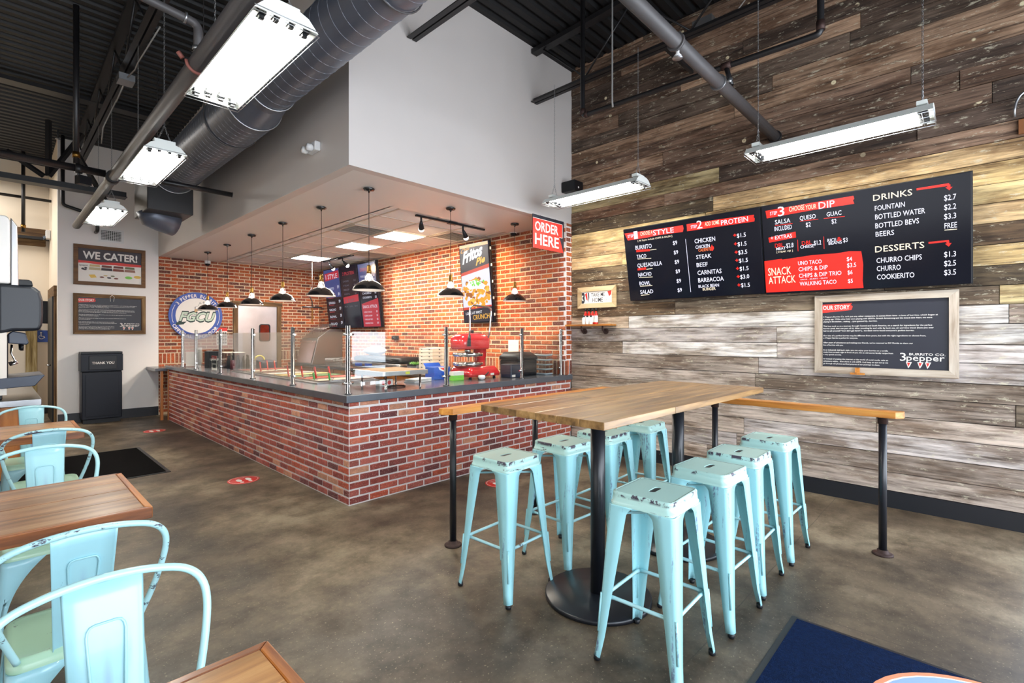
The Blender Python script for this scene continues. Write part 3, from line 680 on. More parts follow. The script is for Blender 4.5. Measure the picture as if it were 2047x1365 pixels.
for i in range(10):
    x = 2.62+0.035*i; y = 8.86+0.05*(i % 2)-.003*i
    r = thing('sauce_bottle', 'slim black sauce bottle, '+ORDN[i]+' from left in the row behind the red bottle', 'bottle', (x, y, ZC), 'row of black sauce bottles')
    hh = rg.uniform(0.15, 0.2)
    t = MB(); t.lathe([(0.02, ZC), (0.021, ZC+0.004), (0.021, ZC+hh*0.65), (0.009, ZC+hh*0.8), (0.009, ZC+hh)], (x, y, 0), 10); t.build('body', M_blkpl, r)
    t = MB(); t.lathe([(0.0105, ZC+hh), (0.0105, ZC+hh+0.02), (0, ZC+hh+0.02)], (x, y, 0), 8); t.build('cap', M_blk, r)
r = thing('label_printer', 'slate blue box with a yellow ring on top on the worktop', 'box', (2.75, 7.45, ZC))
t = MB(); t.prism([(2.98, 8.4, ZC), (2.98, 8.66, ZC), (2.98, 8.66, ZC+0.13), (2.98, 8.4, ZC+0.105)], (0.24, 0, 0)); t.build('body', M_navy, r, bevel=0.008)
t = MB(); t.tube([(3.02+0.075*math.cos(a), 8.62, ZC+0.125+0.075*math.sin(a)) for a in [PI*q/10 for q in range(11)]], 0.012, 8); t.build('ring', mat('yellow_plastic', srgb(220, 205, 110), 0.4), r)
# ------------------------------------------------------------------ short side: heated shelf, boxes, press, printers
r = thing('warming_shelf', 'low steel warming shelf on slim legs behind the near glass', 'shelf', (3.0, 4.6, ZC))
t = MB(); t.box(2.60, 3.14, 4.20, 4.78, ZC+0.130, ZC+0.175); t.build('top', M_steel, r, bevel=0.004)
t = MB(); t.box(2.62, 3.12, 4.22, 4.76, ZC+0.1755, ZC+0.178); t.build('glass_plate', mat('cream_plate', srgb(222, 190, 160), 0.15), r)
for x in (2.65, 3.06):
    for y in (4.23, 4.68):
        t = MB(); t.lathe([(0.014, ZC), (0.014, ZC+0.004), (0.0105, ZC+0.006), (0.0105, ZC+0.13)], (x, y, 0), 10); t.build('leg', M_chrome, r)
for y in (4.6,):
    t = MB(); t.box(2.86, 2.91, 4.198, 4.1995, ZC+0.14, ZC+0.165); t.build('sticker', mat('yellow_sticker', srgb(210, 210, 60), 0.5), r)
r = thing('tape_roll_box', 'small white carton with red dots under the warming shelf', 'box', (2.75, 4.45, ZC))
t = MB(); t.box(2.76, 2.92, 4.52, 4.60, ZC, ZC+0.07); t.build('body', M_cream2, r, bevel=0.003)
pn = Panel((2.76, 4.52, ZC+0.07), (1, 0, 0), (0, 0, -1), .16, .07); t = MB()
for cx in (0.045, 0.115): pn.poly(t, [(cx+0.022*math.cos(a), 0.035+0.022*math.sin(a)) for a in [2*PI*q/14 for q in range(14)]], 0.001)
t.build('dots', M_redp, r)
t = MB(); t.tube([(2.86+0.09*math.cos(a), 4.36+0.08*math.sin(a), ZC+0.008) for a in [2*PI*q/20 for q in range(20)]], 0.006, 6, closed=True)
o = t.build('power_cable', M_blkpl); tag(o, 'coiled black cable lying on the worktop under the warming shelf', 'cable')
r = thing('folded_cloth', 'folded white cloth on the worktop beside the blue carton', 'cloth', (3.25, 4.36, ZC))
for q in range(3): t = MB(); t.cbox((3.34+0.005*q, 4.66, ZC+0.007+q*0.014), (0.30, 0.16, 0.012), M=Matrix.Rotation(0.25+0.05*q, 3, 'Z')); t.build('fold', M_white, r, bevel=0.005)
r = thing('blue_carton', 'open royal blue food carton with a white crest', 'box', (3.6, 4.7, ZC))
t = MB(); t.box(3.62, 3.86, 4.72, 4.90, ZC, ZC+0.15); t.build('body', mat('royal_blue_card', srgb(24, 86, 190), 0.4), r, bevel=0.003)
pn = Panel((3.60, 4.72, ZC+0.15), (1, 0, 0), (0, 0, -1), .28, .13); t = MB(); pn.poly(t, [(0.08, 0.0), (0.24, 0.0), (0.22, 0.035), (0.16, 0.055), (0.10, 0.035)], 0.001); pn.poly(t, [(0.1, 0.01), (0.22, 0.01), (0.16, 0.04)], 0.002, 1); t.build('crest', [M_wprint, M_redp], r)
t = MB(); t.prism([(3.62, 4.9, ZC+0.15), (3.86, 4.9, ZC+0.15), (3.86, 4.94, ZC+0.19), (3.62, 4.94, ZC+0.19)], (0, 0.003, 0.002)); t.build('flap', mat('royal_blue_card', BK), r)
r = thing('green_carton', 'small white and lime green carton beside the steel post', 'box', (3.5, 4.3, ZC))
t = MB(); t.box(3.70, 3.86, 4.46, 4.54, ZC, ZC+0.06); t.build('lower_body', M_green, r, bevel=0.002)
t = MB(); t.box(3.70, 3.86, 4.46, 4.54, ZC+0.06, ZC+0.105); t.build('upper_body', M_cream2, r, bevel=0.002)
r = thing('portion_scoop', 'white plastic scoop lying before the red press', 'scoop', (3.95, 4.3, ZC))
t = MB(); t.lathe([(0.0, 0), (0.03, 0.006), (0.045, 0.03), (0.04, 0.055), (0.0, 0.062)], (4.02, 4.32, ZC), 16); t.build('bowl', M_white, r)
t = MB(); t.tube([(4.06, 4.33, ZC+0.04), (4.11, 4.34, ZC+0.055), (4.16, 4.35, ZC+0.085)], 0.009, 8); t.build('handle', M_blkpl, r)
# stacked white clamshell boxes
pos = ['bottom', 'second from bottom', 'third from bottom', 'middle', 'third from top', 'second from top', 'top']
for q in range(7):
    z = 0.911+q*0.058
    r = thing('takeaway_box', 'folded white carton, %s of the stack left of the red press' % pos[q], 'box', (4.95, 6.45, z), 'stack of white takeaway boxes')
    t = MB(); t.box(4.78, 5.12, 6.28, 6.64, z, z+0.047); t.build('tray', M_cream2, r, bevel=0.004)
    t = MB(); t.box(4.775, 5.125, 6.275, 6.645, z+0.0475, z+0.055); t.build('lid', M_cream2, r)
    t = MB(); t.box(4.772, 4.774, 6.34, 6.37, z+0.03, z+0.042); t.box(4.772, 4.774, 6.54, 6.57, z+0.03, z+0.042); t.box(4.9, 4.93, 6.272, 6.274, z+.03, z+.042); t.build('tab', M_blkpl, r)
# red tortilla press
r = thing('tortilla_press', 'large glossy red dough press with a steel lever handle', 'press', (4.3, 4.55, ZC))
M_pr = mat('glossy_red_enamel', srgb(208, 22, 34), 0.18, coat=0.6)
t = MB()
def rr(cx, cy, hx, hy, rad, z): return [(p[0]+cx, p[1]+cy, z) for p in rrect(hx, hy, rad, 6)]
t.loops([rr(4.18, 4.62, .26, .2, .04, ZC+.03), rr(4.18, 4.62, .26, .2, .04, ZC+.07), rr(4.17, 4.62, .22, .17, .05, ZC+.15)], cap0=True, cap1=True); t.build('base', M_pr, r)
for cx in (3.98, 4.38):
    for cy in (4.48, 4.76): t = MB(); t.lathe([(0.02, ZC), (0.016, ZC+0.031)], (cx, cy, 0), 10); t.build('foot', M_blkpl, r)
t = MB(); t.lathe([(0.075, ZC+.14), (0.07, ZC+.24), (0.085, ZC+.26), (0.085, ZC+.40), (0.09, ZC+.41), (0.09, ZC+.50)], (4.32, 4.68, 0), 22); t.build('column', M_pr, r)
t = MB(); t.loops([rr(4.14, 4.66, .24, .14, .1, ZC+.36), rr(4.14, 4.66, .25, .15, .1, ZC+.38), rr(4.14, 4.66, .25, .15, .1, ZC+.50), rr(4.14, 4.66, .20, .12, .09, ZC+.545), rr(4.14, 4.66, .08, .07, .05, ZC+.56)], cap0=True, cap1=True); t.build('head', M_pr, r)
for zz, lb in ((.155, 'lower'), (.27, 'upper')):
    t = MB(); t.lathe([(0.0, zz), (0.17, zz), (0.19, zz+0.012), (0.19, zz+0.045), (0.18, zz+0.05), (0, zz+0.05)], (4.06, 4.62, ZC), 30); t.build('platen', M_chrome, r)
t = MB(); t.lathe([(0.04, .32), (0.035, .37)], (4.06, 4.62, ZC), 14); t.build('ram', M_chrome, r)
t = MB(); t.tube([(3.97, 4.50, ZC+.44), (3.99, 4.50, ZC+.62), (3.99, 4.50, ZC+.84), (4.01, 4.50, ZC+.885), (4.05, 4.5, ZC+.90), (4.30, 4.5, ZC+.89), (4.34, 4.5, ZC+.87), (4.35, 4.5, ZC+.82), (4.32, 4.5, ZC+.6), (4.30, 4.5, ZC+.50)], 0.011, 10); lv = t.build('lever', M_chrome, r)
t = MB(); t.tube([(3.97, 4.495, ZC+.40), (3.98, 4.495, ZC+.54)], [0.026, 0.016], 12); t.build('grip', M_blkpl, lv)
t = MB(); t.lathe([(0.022, .56), (0.022, .60), (0, .60)], (4.17, 4.66, ZC), 12); t.build('dial', M_blkpl, r)
t = MB(); t.box(4.26, 4.32, 4.417, 4.4185, ZC+0.04, ZC+0.065); t.build('rating_plate', M_cream2, r)
# printers and lids
r = thing('receipt_printer', 'small dark receipt printer beside the larger black one', 'printer', (4.6, 4.5, ZC))
t = MB(); t.box(4.44, 4.63, 4.24, 4.42, ZC, ZC+0.17); t.build('body', M_navy, r, bevel=0.01)
t = MB(); t.box(4.46, 4.52, 4.2375, 4.2395, ZC+0.01, ZC+0.04); t.build('label_plate', M_cream2, r)
t = MB(); t.box(4.455, 4.61, 4.26, 4.40, ZC+0.171, ZC+0.178); t.build('lid', M_blkpl, r)
r = thing('cash_printer', 'large black machine with hinged lid by the last glass', 'printer', (4.95, 4.5, ZC))
t = MB(); t.box(4.68, 5.06, 4.34, 4.68, ZC, ZC+0.21); t.build('body', M_blkpl, r, bevel=0.02, seg=3)
t = MB(); t.loops([rr(4.87, 4.51, .205, .185, .04, ZC+.212), rr(4.87, 4.51, .205, .185, .04, ZC+.25), rr(4.87, 4.53, .15, .13, .04, ZC+.31)], cap0=True, cap1=True); t.build('lid', M_blkpl, r)
t = MB(); t.box(4.80, 4.96, 4.31, 4.324, ZC+0.24, ZC+0.255); t.build('window', M_clear, r)
r = thing('lid_stack', 'tall stack of clear plastic container lids beside the last post', 'lids', (5.2, 4.42, ZC))
for q in range(14): t = MB(); z = ZC+0.002+q*0.021; t.loops([rr(5.19+0.003*math.sin(q*2), 4.34, .075, .1, .02, z), rr(5.19, 4.34, .085, .11, .02, z+0.014), rr(5.19, 4.34, .085, .11, .02, z+0.018)], cap0=True, cap1=True); t.build('lid', M_clear if q % 3 else mat('frosted_lid', srgb(190, 205, 212), 0.3), r)
# ------------------------------------------------------------------ tall table and drink rails
TA = math.radians(-1.0)
r = thing('bar_table', 'tall honey-brown plank table on two black round pedestals', 'table', (2.924, 1.603, 0), rz=TA); ORG[r.name] = Vector((0, 0, 0))
TW, TD = 2.10, 0.822
rg = random.Random(3); yy = -TD/2; ws = [0.137]*6
for i, w in enumerate(ws):
    x = -TW/2
    cuts = sorted([x, TW/2]+([rg.uniform(-0.7, 0.7)] if i % 2 == 0 else []))
    for a, b in zip(cuts, cuts[1:]):
        t = MB(); z1 = 1.125+rg.uniform(-0.001, 0.001); t.box(a+0.001, b-0.001, yy+0.001, yy+w-0.001, 1.088, z1); t.build('board', M_bar, r, bevel=0.003)
    yy += w
for x in (-0.505, 0.505):
    t = MB(); t.lathe([(0.305, 0.0), (0.305, 0.018), (0.298, 0.024), (0.0, 0.03)], (x, 0, 0), 48); bs = t.build('base', M_blkp, r)
    t = MB(); t.lathe([(0.042, 0.025), (0.042, 1.063)], (x, 0, 0), 24); t.build('pole', M_blkp, r)
    t = MB(); t.box(x-0.25, x+0.25, -0.03, 0.03, 1.072, 1.087); t.box(x-0.03, x+0.03, -0.25, 0.25, 1.063, 1.0715); t.build('bracket', M_blkp, r)
t = MB(); t.cbox((-.505+.012, -.0425, 1.045), (.022, .002, .024)); t.build('number_sticker', M_white, r)

def flange(t, x, y): t.lathe([(0.062, 0.0), (0.062, 0.009), (0.05, 0.014), (0.034, 0.017), (0.032, 0.034), (0.026, 0.036)], (x, y, 0), 24)
r = thing('drink_rail', 'orange-brown timber rail with clipped corner running along the brick counter', 'rail', (2.285, 2.76, 0))
t = MB(); t.prism([(2.185, 2.765, .95), (2.235, 2.70, .95), (4.185, 2.70, .95), (4.185, 2.80, .95), (2.185, 2.80, .95)], (0, 0, .045)); t.build('board', M_rail, r, bevel=0.003)
for x in (2.285, 3.19):
    t = MB(); flange(t, x, 2.76); p = t.build('floor_flange', M_rust, r)
    t = MB(); t.lathe([(0.024, 0.03), (0.024, 0.905)], (x, 2.76, 0), 16); t.build('post', M_blkp, r)
    t = MB(); t.lathe([(0.031, 0.905), (0.031, 0.945), (0.05, 0.9495)], (x, 2.76, 0), 16); t.build('top_flange', M_rust, r)
r = thing('drink_rail', 'orange-brown timber rail crossing in front of the plank wall', 'rail', (4.235, 0.49, 0))
t = MB(); t.prism([(4.187, .415, .95), (4.187, 2.80, .95), (4.285, 2.80, .95), (4.285, .375, .95), (4.24, .375, .95)], (0, 0, .045)); t.build('board', M_raily, r, bevel=0.003)
for y in (0.49, 1.64):
    t = MB(); flange(t, 4.235, y); p = t.build('floor_flange', M_rust, r)
    t = MB(); t.lathe([(0.024, 0.03), (0.024, 0.905)], (4.235, y, 0), 16); t.build('post', M_blkp, r)
    t = MB(); t.lathe([(0.031, 0.905), (0.031, 0.945), (0.05, 0.9495)], (4.235, y, 0), 16); t.build('top_flange', M_rust, r)

# ------------------------------------------------------------------ stools
def leg_loops(sx, sy, za, zb, top_h, bot_h, wa, wb, steps, foot=True, fil=0.0, pw=1.1, kick=0.006, r=0.018):
    """sheet-metal corner leg: rounded L section, tapering and splaying towards the floor"""
    L = []
    for f in ([0, .008, .018, .032, .05] if fil else [0])+[i/steps for i in range(1 if not fil else 2, steps+1)]:
        z = za+(zb-za)*f
        hx = top_h+(bot_h-top_h)*f+(kick*max(0, (f-0.84)/0.16)**1.3 if foot else 0); w = wb+(wa-wb)*(1-f)**pw+(fil*max(0, 1-f/0.05)**2)
        ring = [(hx-w, hx), (hx-w*0.5, hx), (hx-r, hx)]+[(hx-r+r*math.cos(PI/2-a), hx-r+r*math.sin(PI/2-a)) for a in [PI/2*q/5 for q in range(1, 5)]]+[(hx, hx-r), (hx, hx-w*0.5), (hx, hx-w)]
        L.append([(sx*p[0], sy*p[1], z) for p in ring])
    return L
def make_stool():
    r = thing('bar_stool', '', 'stool'); ORG[r.name] = Vector((0, 0, 0))
    t = MB(); n = 8; q = lambda h, rad, z: rrect(h, h, rad, n, z)
    slot = rrect(0.046, 0.0165, 0.0162, n, 0.757); slot2 = [(p[0], p[1], 0.74) for p in slot]
    t.loops([q(.160, .034, .700), q(.1605, .034, .712), q(.157, .034, .7125), q(.154, .034, .745), q(.1545, .034, .748), q(.1535, .033, .755), q(.149, .031, .759), q(.143, .028, .7595), q(.139, .026, .7565), q(.134, .024, .7575)])
    t.loops([q(.134, .024, .7575), slot, slot2], False)
    t.build('seat', M_aqs, r)
    t = MB(); t.lathe([(0.0, 0.7535), (0.052, 0.7535)], (0, 0, 0), 16, capend=False); t.build('slot_shade', M_blkpl, r)  # black disc added under the slot to draw the shade inside it
    for sx in (-1, 1):
        for sy in (-1, 1):
            t = MB(); t.loops(leg_loops(sx, sy, .7005, .02, .1606, .207, .100, .036, 14, fil=.028), closed=False); lg = t.build('leg', M_aql, r, solid=0.0022)
            cx = sx*(.207+.006-.014); cy = sy*(.207+.006-.014)
            t = MB(); t.lathe([(0.0, 0.0), (0.014, 0.0), (0.017, 0.006), (0.017, 0.022)], (cx, cy, 0), 12); t.build('foot', M_blkpl, lg)
            # stamped rib
            t = MB(); xs_ = lambda z: (.1595+(.205-.1595)*(.7005-z)/.68)
            t.tube([(sx*(xs_(z)-.002), sy*(xs_(z)-.002), z) for z in (.30, .22, .13)], 0.006, 6); t.build('rib', M_aql, lg)
    zb = .285; h = .1595+(.205-.1595)*(.7005-zb)/.68-.014
    for a in range(4):
        M = Matrix.Rotation(a*PI/2, 3, 'Z')
        t = MB(); pts = [(-h+.012, -h+.004, zb), (-h+.05, -h+.004, zb+.004), (h-.05, -h+.004, zb+.004), (h-.012, -h+.004, zb)]
        t.tube([M @ Vector(p) for p in pts], [0.011, 0.0085, 0.0085, 0.011], 6); t.build('foot_rest', M_aqe, r)
    zt = .665; h2 = .155
    for s in (-1, 1):
        t = MB(); t.tube([(-h2, -h2*s, zt+(0.004 if s > 0 else -.010)), (h2, h2*s, zt+(0.004 if s > 0 else -.010))], 0.006, 8); t.build('cross_rod', M_aqe, r)
    return r
st = make_stool()
stools = [(2.145, 1.110, 2, 'distressed aqua stool nearest the camera at the front corner of the tall table'),
          (2.745, 1.092, -2, 'second distressed aqua stool from the camera on the mat side of the tall table'),
          (3.23, 1.102, 1, 'third distressed aqua stool from the camera on the mat side of the tall table'),
          (3.813, 1.092, -1, 'farthest distressed aqua stool on the mat side of the tall table, before the plank wall'),
          (2.150, 2.095, 2, 'distressed aqua stool beside the left rail post on the brick counter side'),
          (2.720, 2.090, -2, 'distressed aqua stool second from the camera on the brick counter side'),
          (3.185, 2.070, 1, 'distressed aqua stool partly behind the near table pole, third along the counter side'),
          (3.750, 2.065, 3, 'distressed aqua stool farthest back on the counter side, against the rail corner')]
for i, (x, y, a, lb) in enumerate(stools):
    o = st if i == 0 else copy_tree(st)
    o.location = (x, y, 0); o.scale = (.98, .98, 1.04); o.rotation_euler[2] = math.radians(a); o['label'] = lb; o['group'] = 'aqua stools around the tall table'

# ------------------------------------------------------------------ dining chairs and tables on the left
def make_chair(chip):
    r = thing('metal_chair', '', 'chair'); ORG[r.name] = Vector((0, 0, 0))
    t = MB(); n = 8; q = lambda h, rad, z, k=1.0: rrect(h, h*k, rad, n, z)
    t.loops([q(.182, .05, .405), q(.184, .05, .432), q(.180, .05, .434), q(.178, .05, .446), q(.170, .048, .452), q(.160, .045, .4475), q(.14, .04, .4455), q(.03, .02, .446)], cap1=True); t.build('seat', M_aqg, r)
    for sx in (-1, 1):
        for sy in (-1, 1):
            t = MB(); t.loops(leg_loops(sx, sy, .408, .018, .182, .212, .165, .034, 14, kick=0.004, r=.03, pw=3.2), closed=False); lg = t.build('leg', M_aqp, r, solid=0.0022)
            t = MB(); t.lathe([(0.0, 0.0), (0.014, 0.0), (0.017, 0.02)], (sx*.205, sy*.205, 0), 10); t.build('foot', M_blkpl, lg)
    # hoop: up from the rear corners of the seat, over the back
    def lean(z): return -.172-.13*(z-.44)/.40
    def smooth(P, n=3):
        R = []
        for i in range(len(P)-1):
            p0, p1, p2, p3 = P[max(i-1, 0)], P[i], P[i+1], P[min(i+2, len(P)-1)]
            for j in range(n):
                t_ = j/n; R.append(tuple(.5*((2*b)+(-a+c)*t_+(2*a-5*b+4*c-d)*t_*t_+(-a+3*b-3*c+d)*t_**3) for a, b, c, d in zip(p0, p1, p2, p3)))
        return R+[P[-1]]
    half = [(.156, .44), (.176, .50), (.198, .57), (.215, .64), (.226, .70), (.230, .745), (.226, .782), (.212, .812), (.188, .834), (.155, .849), (.10, .862), (.05, .868)]
    pts = smooth([(-x, lean(z), z) for x, z in half]+[(0, lean(.87), .87)]+[(x, lean(z), z) for x, z in reversed(half)])
    t = MB(); t.tube(pts, 0.0105, 12); t.build('hoop', M_aqc if chip else M_aqe, r)
    # back plate with stamped frame, tapering towards the seat
    L = []
    for i in range(13):
        f = i/12; z = .862-f*(.862-.395); w = .085-.016*f; y = lean(z)-.002*math.sin(f*PI)
        L.append([(-w, y-.006, z), (-w*.93, y, z), (-w*.5, y+.004, z), (0, y+.005, z), (w*.5, y+.004, z), (w*.93, y, z), (w, y-.006, z)])
    t = MB(); t.loops(L, closed=False); bp = t.build('back_plate', M_aqp, r, solid=0.002)
    fr = [(-.028, .50), (-.040, .745), (-.0375, .758), (-.032, .766), (-.022, .769), (.022, .769), (.032, .766), (.0375, .758), (.040, .745), (.028, .50), (.02, .488), (-.02, .488)]
    for yo in (-.0015, .0075):
        t = MB(); t.tube([(x, lean(z)+yo, z) for x, z in fr], 0.0032, 6, closed=True); t.build('stamped_frame', M_aqp, bp)
    return r
c0 = make_chair(False); c1 = make_chair(True)
chairs = [(c0, .20, 1.37, 180, 'aqua metal chair closest to the camera, its back towards the far tables'),
          (c1, .208, 2.45, 0, 'aqua metal chair with chipped top hoop tucked against the middle wooden table'),
          (c0, .203, 3.60, 180, 'aqua metal chair beyond the middle table, its smooth hoop over the black mat'),
          (c1, .262, 4.90, 0, 'aqua metal chair with chipped hoop tucked against the far wooden table'),
          (c0, .235, 5.92, 180, 'aqua metal chair farthest away, between the far table and the drink station')]
used = set()
for (src, x, y, a, lb) in chairs:
    o = src if src.name not in used else copy_tree(src); used.add(src.name)
    o.location = (x, y, 0); o.rotation_euler[2] = math.radians(a); o['label'] = lb; o['group'] = 'aqua metal chairs at the dining tables'
def dining_table(x0, x1, y0, y1, lb, seed, tw=None):
    cx, cy = (x0+x1)/2, (y0+y1)/2
    r = thing('dining_table', lb, 'table', (cx, cy, 0), 'wooden dining tables'); rg = random.Random(seed)
    zt = .762; e = .028
    n = 4; h = (y1-y0-2*e)/n
    for i in range(n):
        t = MB(); a = y0+e+i*h; t.box(x0+e, x1-e, a+.0006, a+h-.0006, zt-.045, zt-rg.uniform(0, .001)); t.build('board', tw or M_tab, r, bevel=.0015)
    t = MB(); t.prism([(x0, y0, zt-.05), (x1, y0, zt-.05), (x1-e, y0+e-.001, zt-.05), (x0+e, y0+e-.001, zt-.05)], (0, 0, .05)); t.build('edge_strip', M_edge, r, bevel=.004)
    t = MB(); t.prism([(x0, y1, zt-.05), (x1, y1, zt-.05), (x1-e, y1-e+.001, zt-.05), (x0+e, y1-e+.001, zt-.05)], (0, 0, .05)); t.build('edge_strip', M_edge, r, bevel=.004)
    for a, b in ((x1, x1-e+.001), (x0, x0+e-.001)):
        t = MB(); t.prism([(a, y0+.001, zt-.05), (b, y0+e, zt-.05), (b, y1-e, zt-.05), (a, y1-.001, zt-.05)], (0, 0, .05)); t.build('edge_strip', M_edgey, r, bevel=.004)
    t = MB(); t.lathe([(0.04, .02), (0.04, zt-.062)], (cx, cy, 0), 18); t.build('pole', M_blkp, r)
    t = MB(); t.lathe([(0.22, 0), (0.22, .012), (0.0, .022)], (cx, cy, 0), 36); t.build('base', M_blkp, r)
    t = MB(); t.box(cx-.15, cx+.15, cy-.15, cy+.15, zt-.061, zt-.051); t.build('mount_plate', M_blkp, r)
dining_table(-.75, .465, .62, 1.275, 'nearest wooden dining table, cut by the lower edge of the photo', 1, M_tabg)
dining_table(-.75, .482, 2.635, 3.415, 'middle wooden dining table with dark cracked boards and orange edge', 2)
dining_table(-.75, .490, 5.08, 5.845, 'far wooden dining table in front of the drink station', 3, M_tabg)

# ------------------------------------------------------------------ drink station and soda dispenser
r = thing('drink_station', 'wooden cabinet with a stainless worktop carrying the soda dispenser', 'cabinet', (-.3, 8, 0))
t = MB(); t.box(-1.2, .335, 6.90, 9.6, .81, .873); t.build('worktop', M_steel, r, bevel=.004)
t = MB(); t.box(-1.1, .16, 6.96, 9.5, .09, .809); t.build('body', M_cab, r)
t = MB(); t.box(-1.05, .10, 7.0, 9.45, 0, .089); t.build('plinth', M_base, r)
for i in range(3):
    y0 = 7.0+i*.82; t = MB(); t.box(.161, .18, y0, y0+.78, .12, .79); d = t.build('door', M_cab, r)
    t = MB(); t.tube([(.2, y0+.08, .5), (.2, y0+.08, .65)], .007, 6); t.build('handle', M_chrome, d)
r = thing('soda_dispenser', 'tall black and white soda fountain with ice bin on the drink station', 'dispenser', (-.2, 7.3, .873))
def yz(name, pts, y0, y1, m_, par=None, bev=.01):
    t = MB(); t.prism([(x, y0, z) for x, z in pts], (0, y1-y0, 0)); return t.build(name, m_, par or r, bevel=bev, seg=3)
yz('ice_bin', [(-.8, 2.03), (.115, 2.03), (.115, 2.66), (.09, 2.71), (-.8, 2.71)], 7.02, 7.72, M_white, bev=.02)
yz('bin_front_trim', [(.116, 2.0), (.175, 2.0), (.165, 2.62), (.116, 2.70)], 7.04, 7.70, M_steel)
yz('housing', [(-.8, 1.18), (.02, 1.18), (.02, 2.029), (-.8, 2.029)], 7.03, 7.70, M_white)
yz('backsplash', [(.021, .98), (.10, .98), (.10, 1.52), (.021, 1.52)], 7.07, 7.66, M_blkpl)
yz('side_panel', [(-.02, .92), (.09, .92), (.09, 1.62), (-.02, 1.62)], 7.025, 7.068, M_cream2, bev=.004)
hood = yz('front_hood', [(.021, 1.53), (.09, 1.545), (.13, 1.56), (.325, 1.565), (.345, 1.62), (.352, 1.75), (.350, 1.88), (.33, 1.97), (.28, 2.02), (.021, 2.025)], 7.0, 7.74, M_slate, bev=.03)
yz('top_cap', [(.12, 2.022), (.28, 2.022), (.27, 2.075), (.25, 2.085), (.12, 2.085)], 7.06, 7.68, M_blkpl)
for i in range(5):
    y0 = 7.09+i*.12
    v = yz('valve', [(.10, 1.435), (.235, 1.42), (.25, 1.44), (.225, 1.54), (.13, 1.56), (.10, 1.53)], y0, y0+.085, M_navy, bev=.01)
    t = MB(); t.lathe([(.012, 1.36), (.016, 1.42)], (.20, y0+.042, 0), 10); t.build('nozzle', M_blkpl, v)
    t = MB(); t.tube([(.13, y0+.042, 1.42), (.125, y0+.042, 1.33), (.15, y0+.042, 1.26), (.17, y0+.042, 1.24)], .006, 6); t.tube([(.17, y0+.042, 1.24), (.11, y0+.042, 1.215)], .012, 8); t.build('lever', M_chrome, v)
yz('drip_tray', [(.0, .985), (.29, 1.0), (.365, 1.105), (.35, 1.11), (.0, 1.085)], 7.0, 7.74, M_navy, bev=.006)
yz('foot_block', [(-.6, .874), (.06, .874), (.06, .984), (-.6, .984)], 7.08, 7.66, M_blkpl)
t = MB(); t.lathe([(.012, 0), (.012, .006)], (.03, 7.02, 1.475), 12, axis='Y'); t.build('lock', M_chrome, r)
# waste bin
r = thing('waste_bin', 'black push-flap waste bin reading THANK YOU against the white wall', 'bin', (1.3, 11.2, 0))
t = MB(); t.box(1.05, 1.555, 11.10, 11.37, 0.0, 0.07); t.build('plinth', M_blkpl, r)
t = MB(); t.box(1.03, 1.575, 11.07, 11.385, 0.071, 0.885); t.build('body', M_navy if False else mat('blue_black_plastic', srgb(15, 20, 32), 0.45, spec=.3), r, bevel=.012)
t = MB(); t.box(1.08, 1.525, 11.062, 11.069, 0.12, 0.84); t.build('door', MT['blue_black_plastic'], r, bevel=.003)
t = MB(); t.box(1.015, 1.585, 11.05, 11.386, 0.9, 1.20); t.box(1.03, 1.57, 11.06, 11.385, .886, .899); hd = t.build('hood', MT['blue_black_plastic'], r, bevel=.01)
t = MB(); t.box(1.02, 1.58, 11.06, 11.385, 1.201, 1.235); t.build('rim', M_blkpl, r, bevel=.006)
t = MB(); t.box(1.12, 1.50, 11.036, 11.049, 0.93, 1.165); fl = t.build('flap', M_blkpl, r, bevel=.005)
pn = Panel((1.12, 11.036, 1.165), (1, 0, 0), (0, 0, -1), .38, .235); t = MB(); text(t, pn, 'THANK YOU', .04, .14, .30, .042, .0015, bold=.02); t.build('lettering', M_wprint, r)

# ------------------------------------------------------------------ mats and floor stickers
r = thing('floor_mat', 'plain black rubber floor mat beyond the dining chairs', 'mat', (.7, 7.4, 0))
t = MB(); t.box(-.35, 1.36, 6.52, 8.26, 0.0005, .006); t.build('border', M_blkpl, r, bevel=.003)
t = MB(); t.box(-.31, 1.32, 6.56, 8.22, .0062, .010); t.build('pile', mat('black_carpet', srgb(12, 11, 12), 1.0, bump=.6, bscale=260, spec=.05), r)
r = thing('entry_mat', 'navy entry mat with orange and pale round emblem, lower right', 'mat', (2.9, 0, 0))
t = MB(); t.box(2.03, 2.965, -1.2, .735, 0.0005, .007); t.build('border', M_blkpl, r, bevel=.003)
t = MB(); t.box(2.06, 2.935, -1.17, .705, .0072, .012); t.build('pile', mat('navy_carpet', srgb(13, 32, 66), 1.0, bump=.9, bscale=220, var=.4, vscale=60, spec=.08), r)
def disc(t, cx, cy, r0, r1, z, n=40, mi=0):
    t.loops([[(cx+r0*math.cos(2*PI*k/n), cy+r0*math.sin(2*PI*k/n), z) for k in range(n)], [(cx+r1*math.cos(2*PI*k/n), cy+r1*math.sin(2*PI*k/n), z) for k in range(n)]], False, mi)
t = MB(); disc(t, 2.50, -.10, .43, .452, .0125); disc(t, 2.50, -.10, .422, .43, .0126, mi=1); disc(t, 2.50, -.10, .001, .422, .0125, mi=2); disc(t, 2.60, .12, .001, .12, .0128, mi=1)
t.build('emblem', [mat('orange_pile', srgb(214, 132, 96), .95), mat('cream_pile', srgb(224, 214, 208), .95), mat('blue_pile', srgb(132, 158, 204), .95)], r)
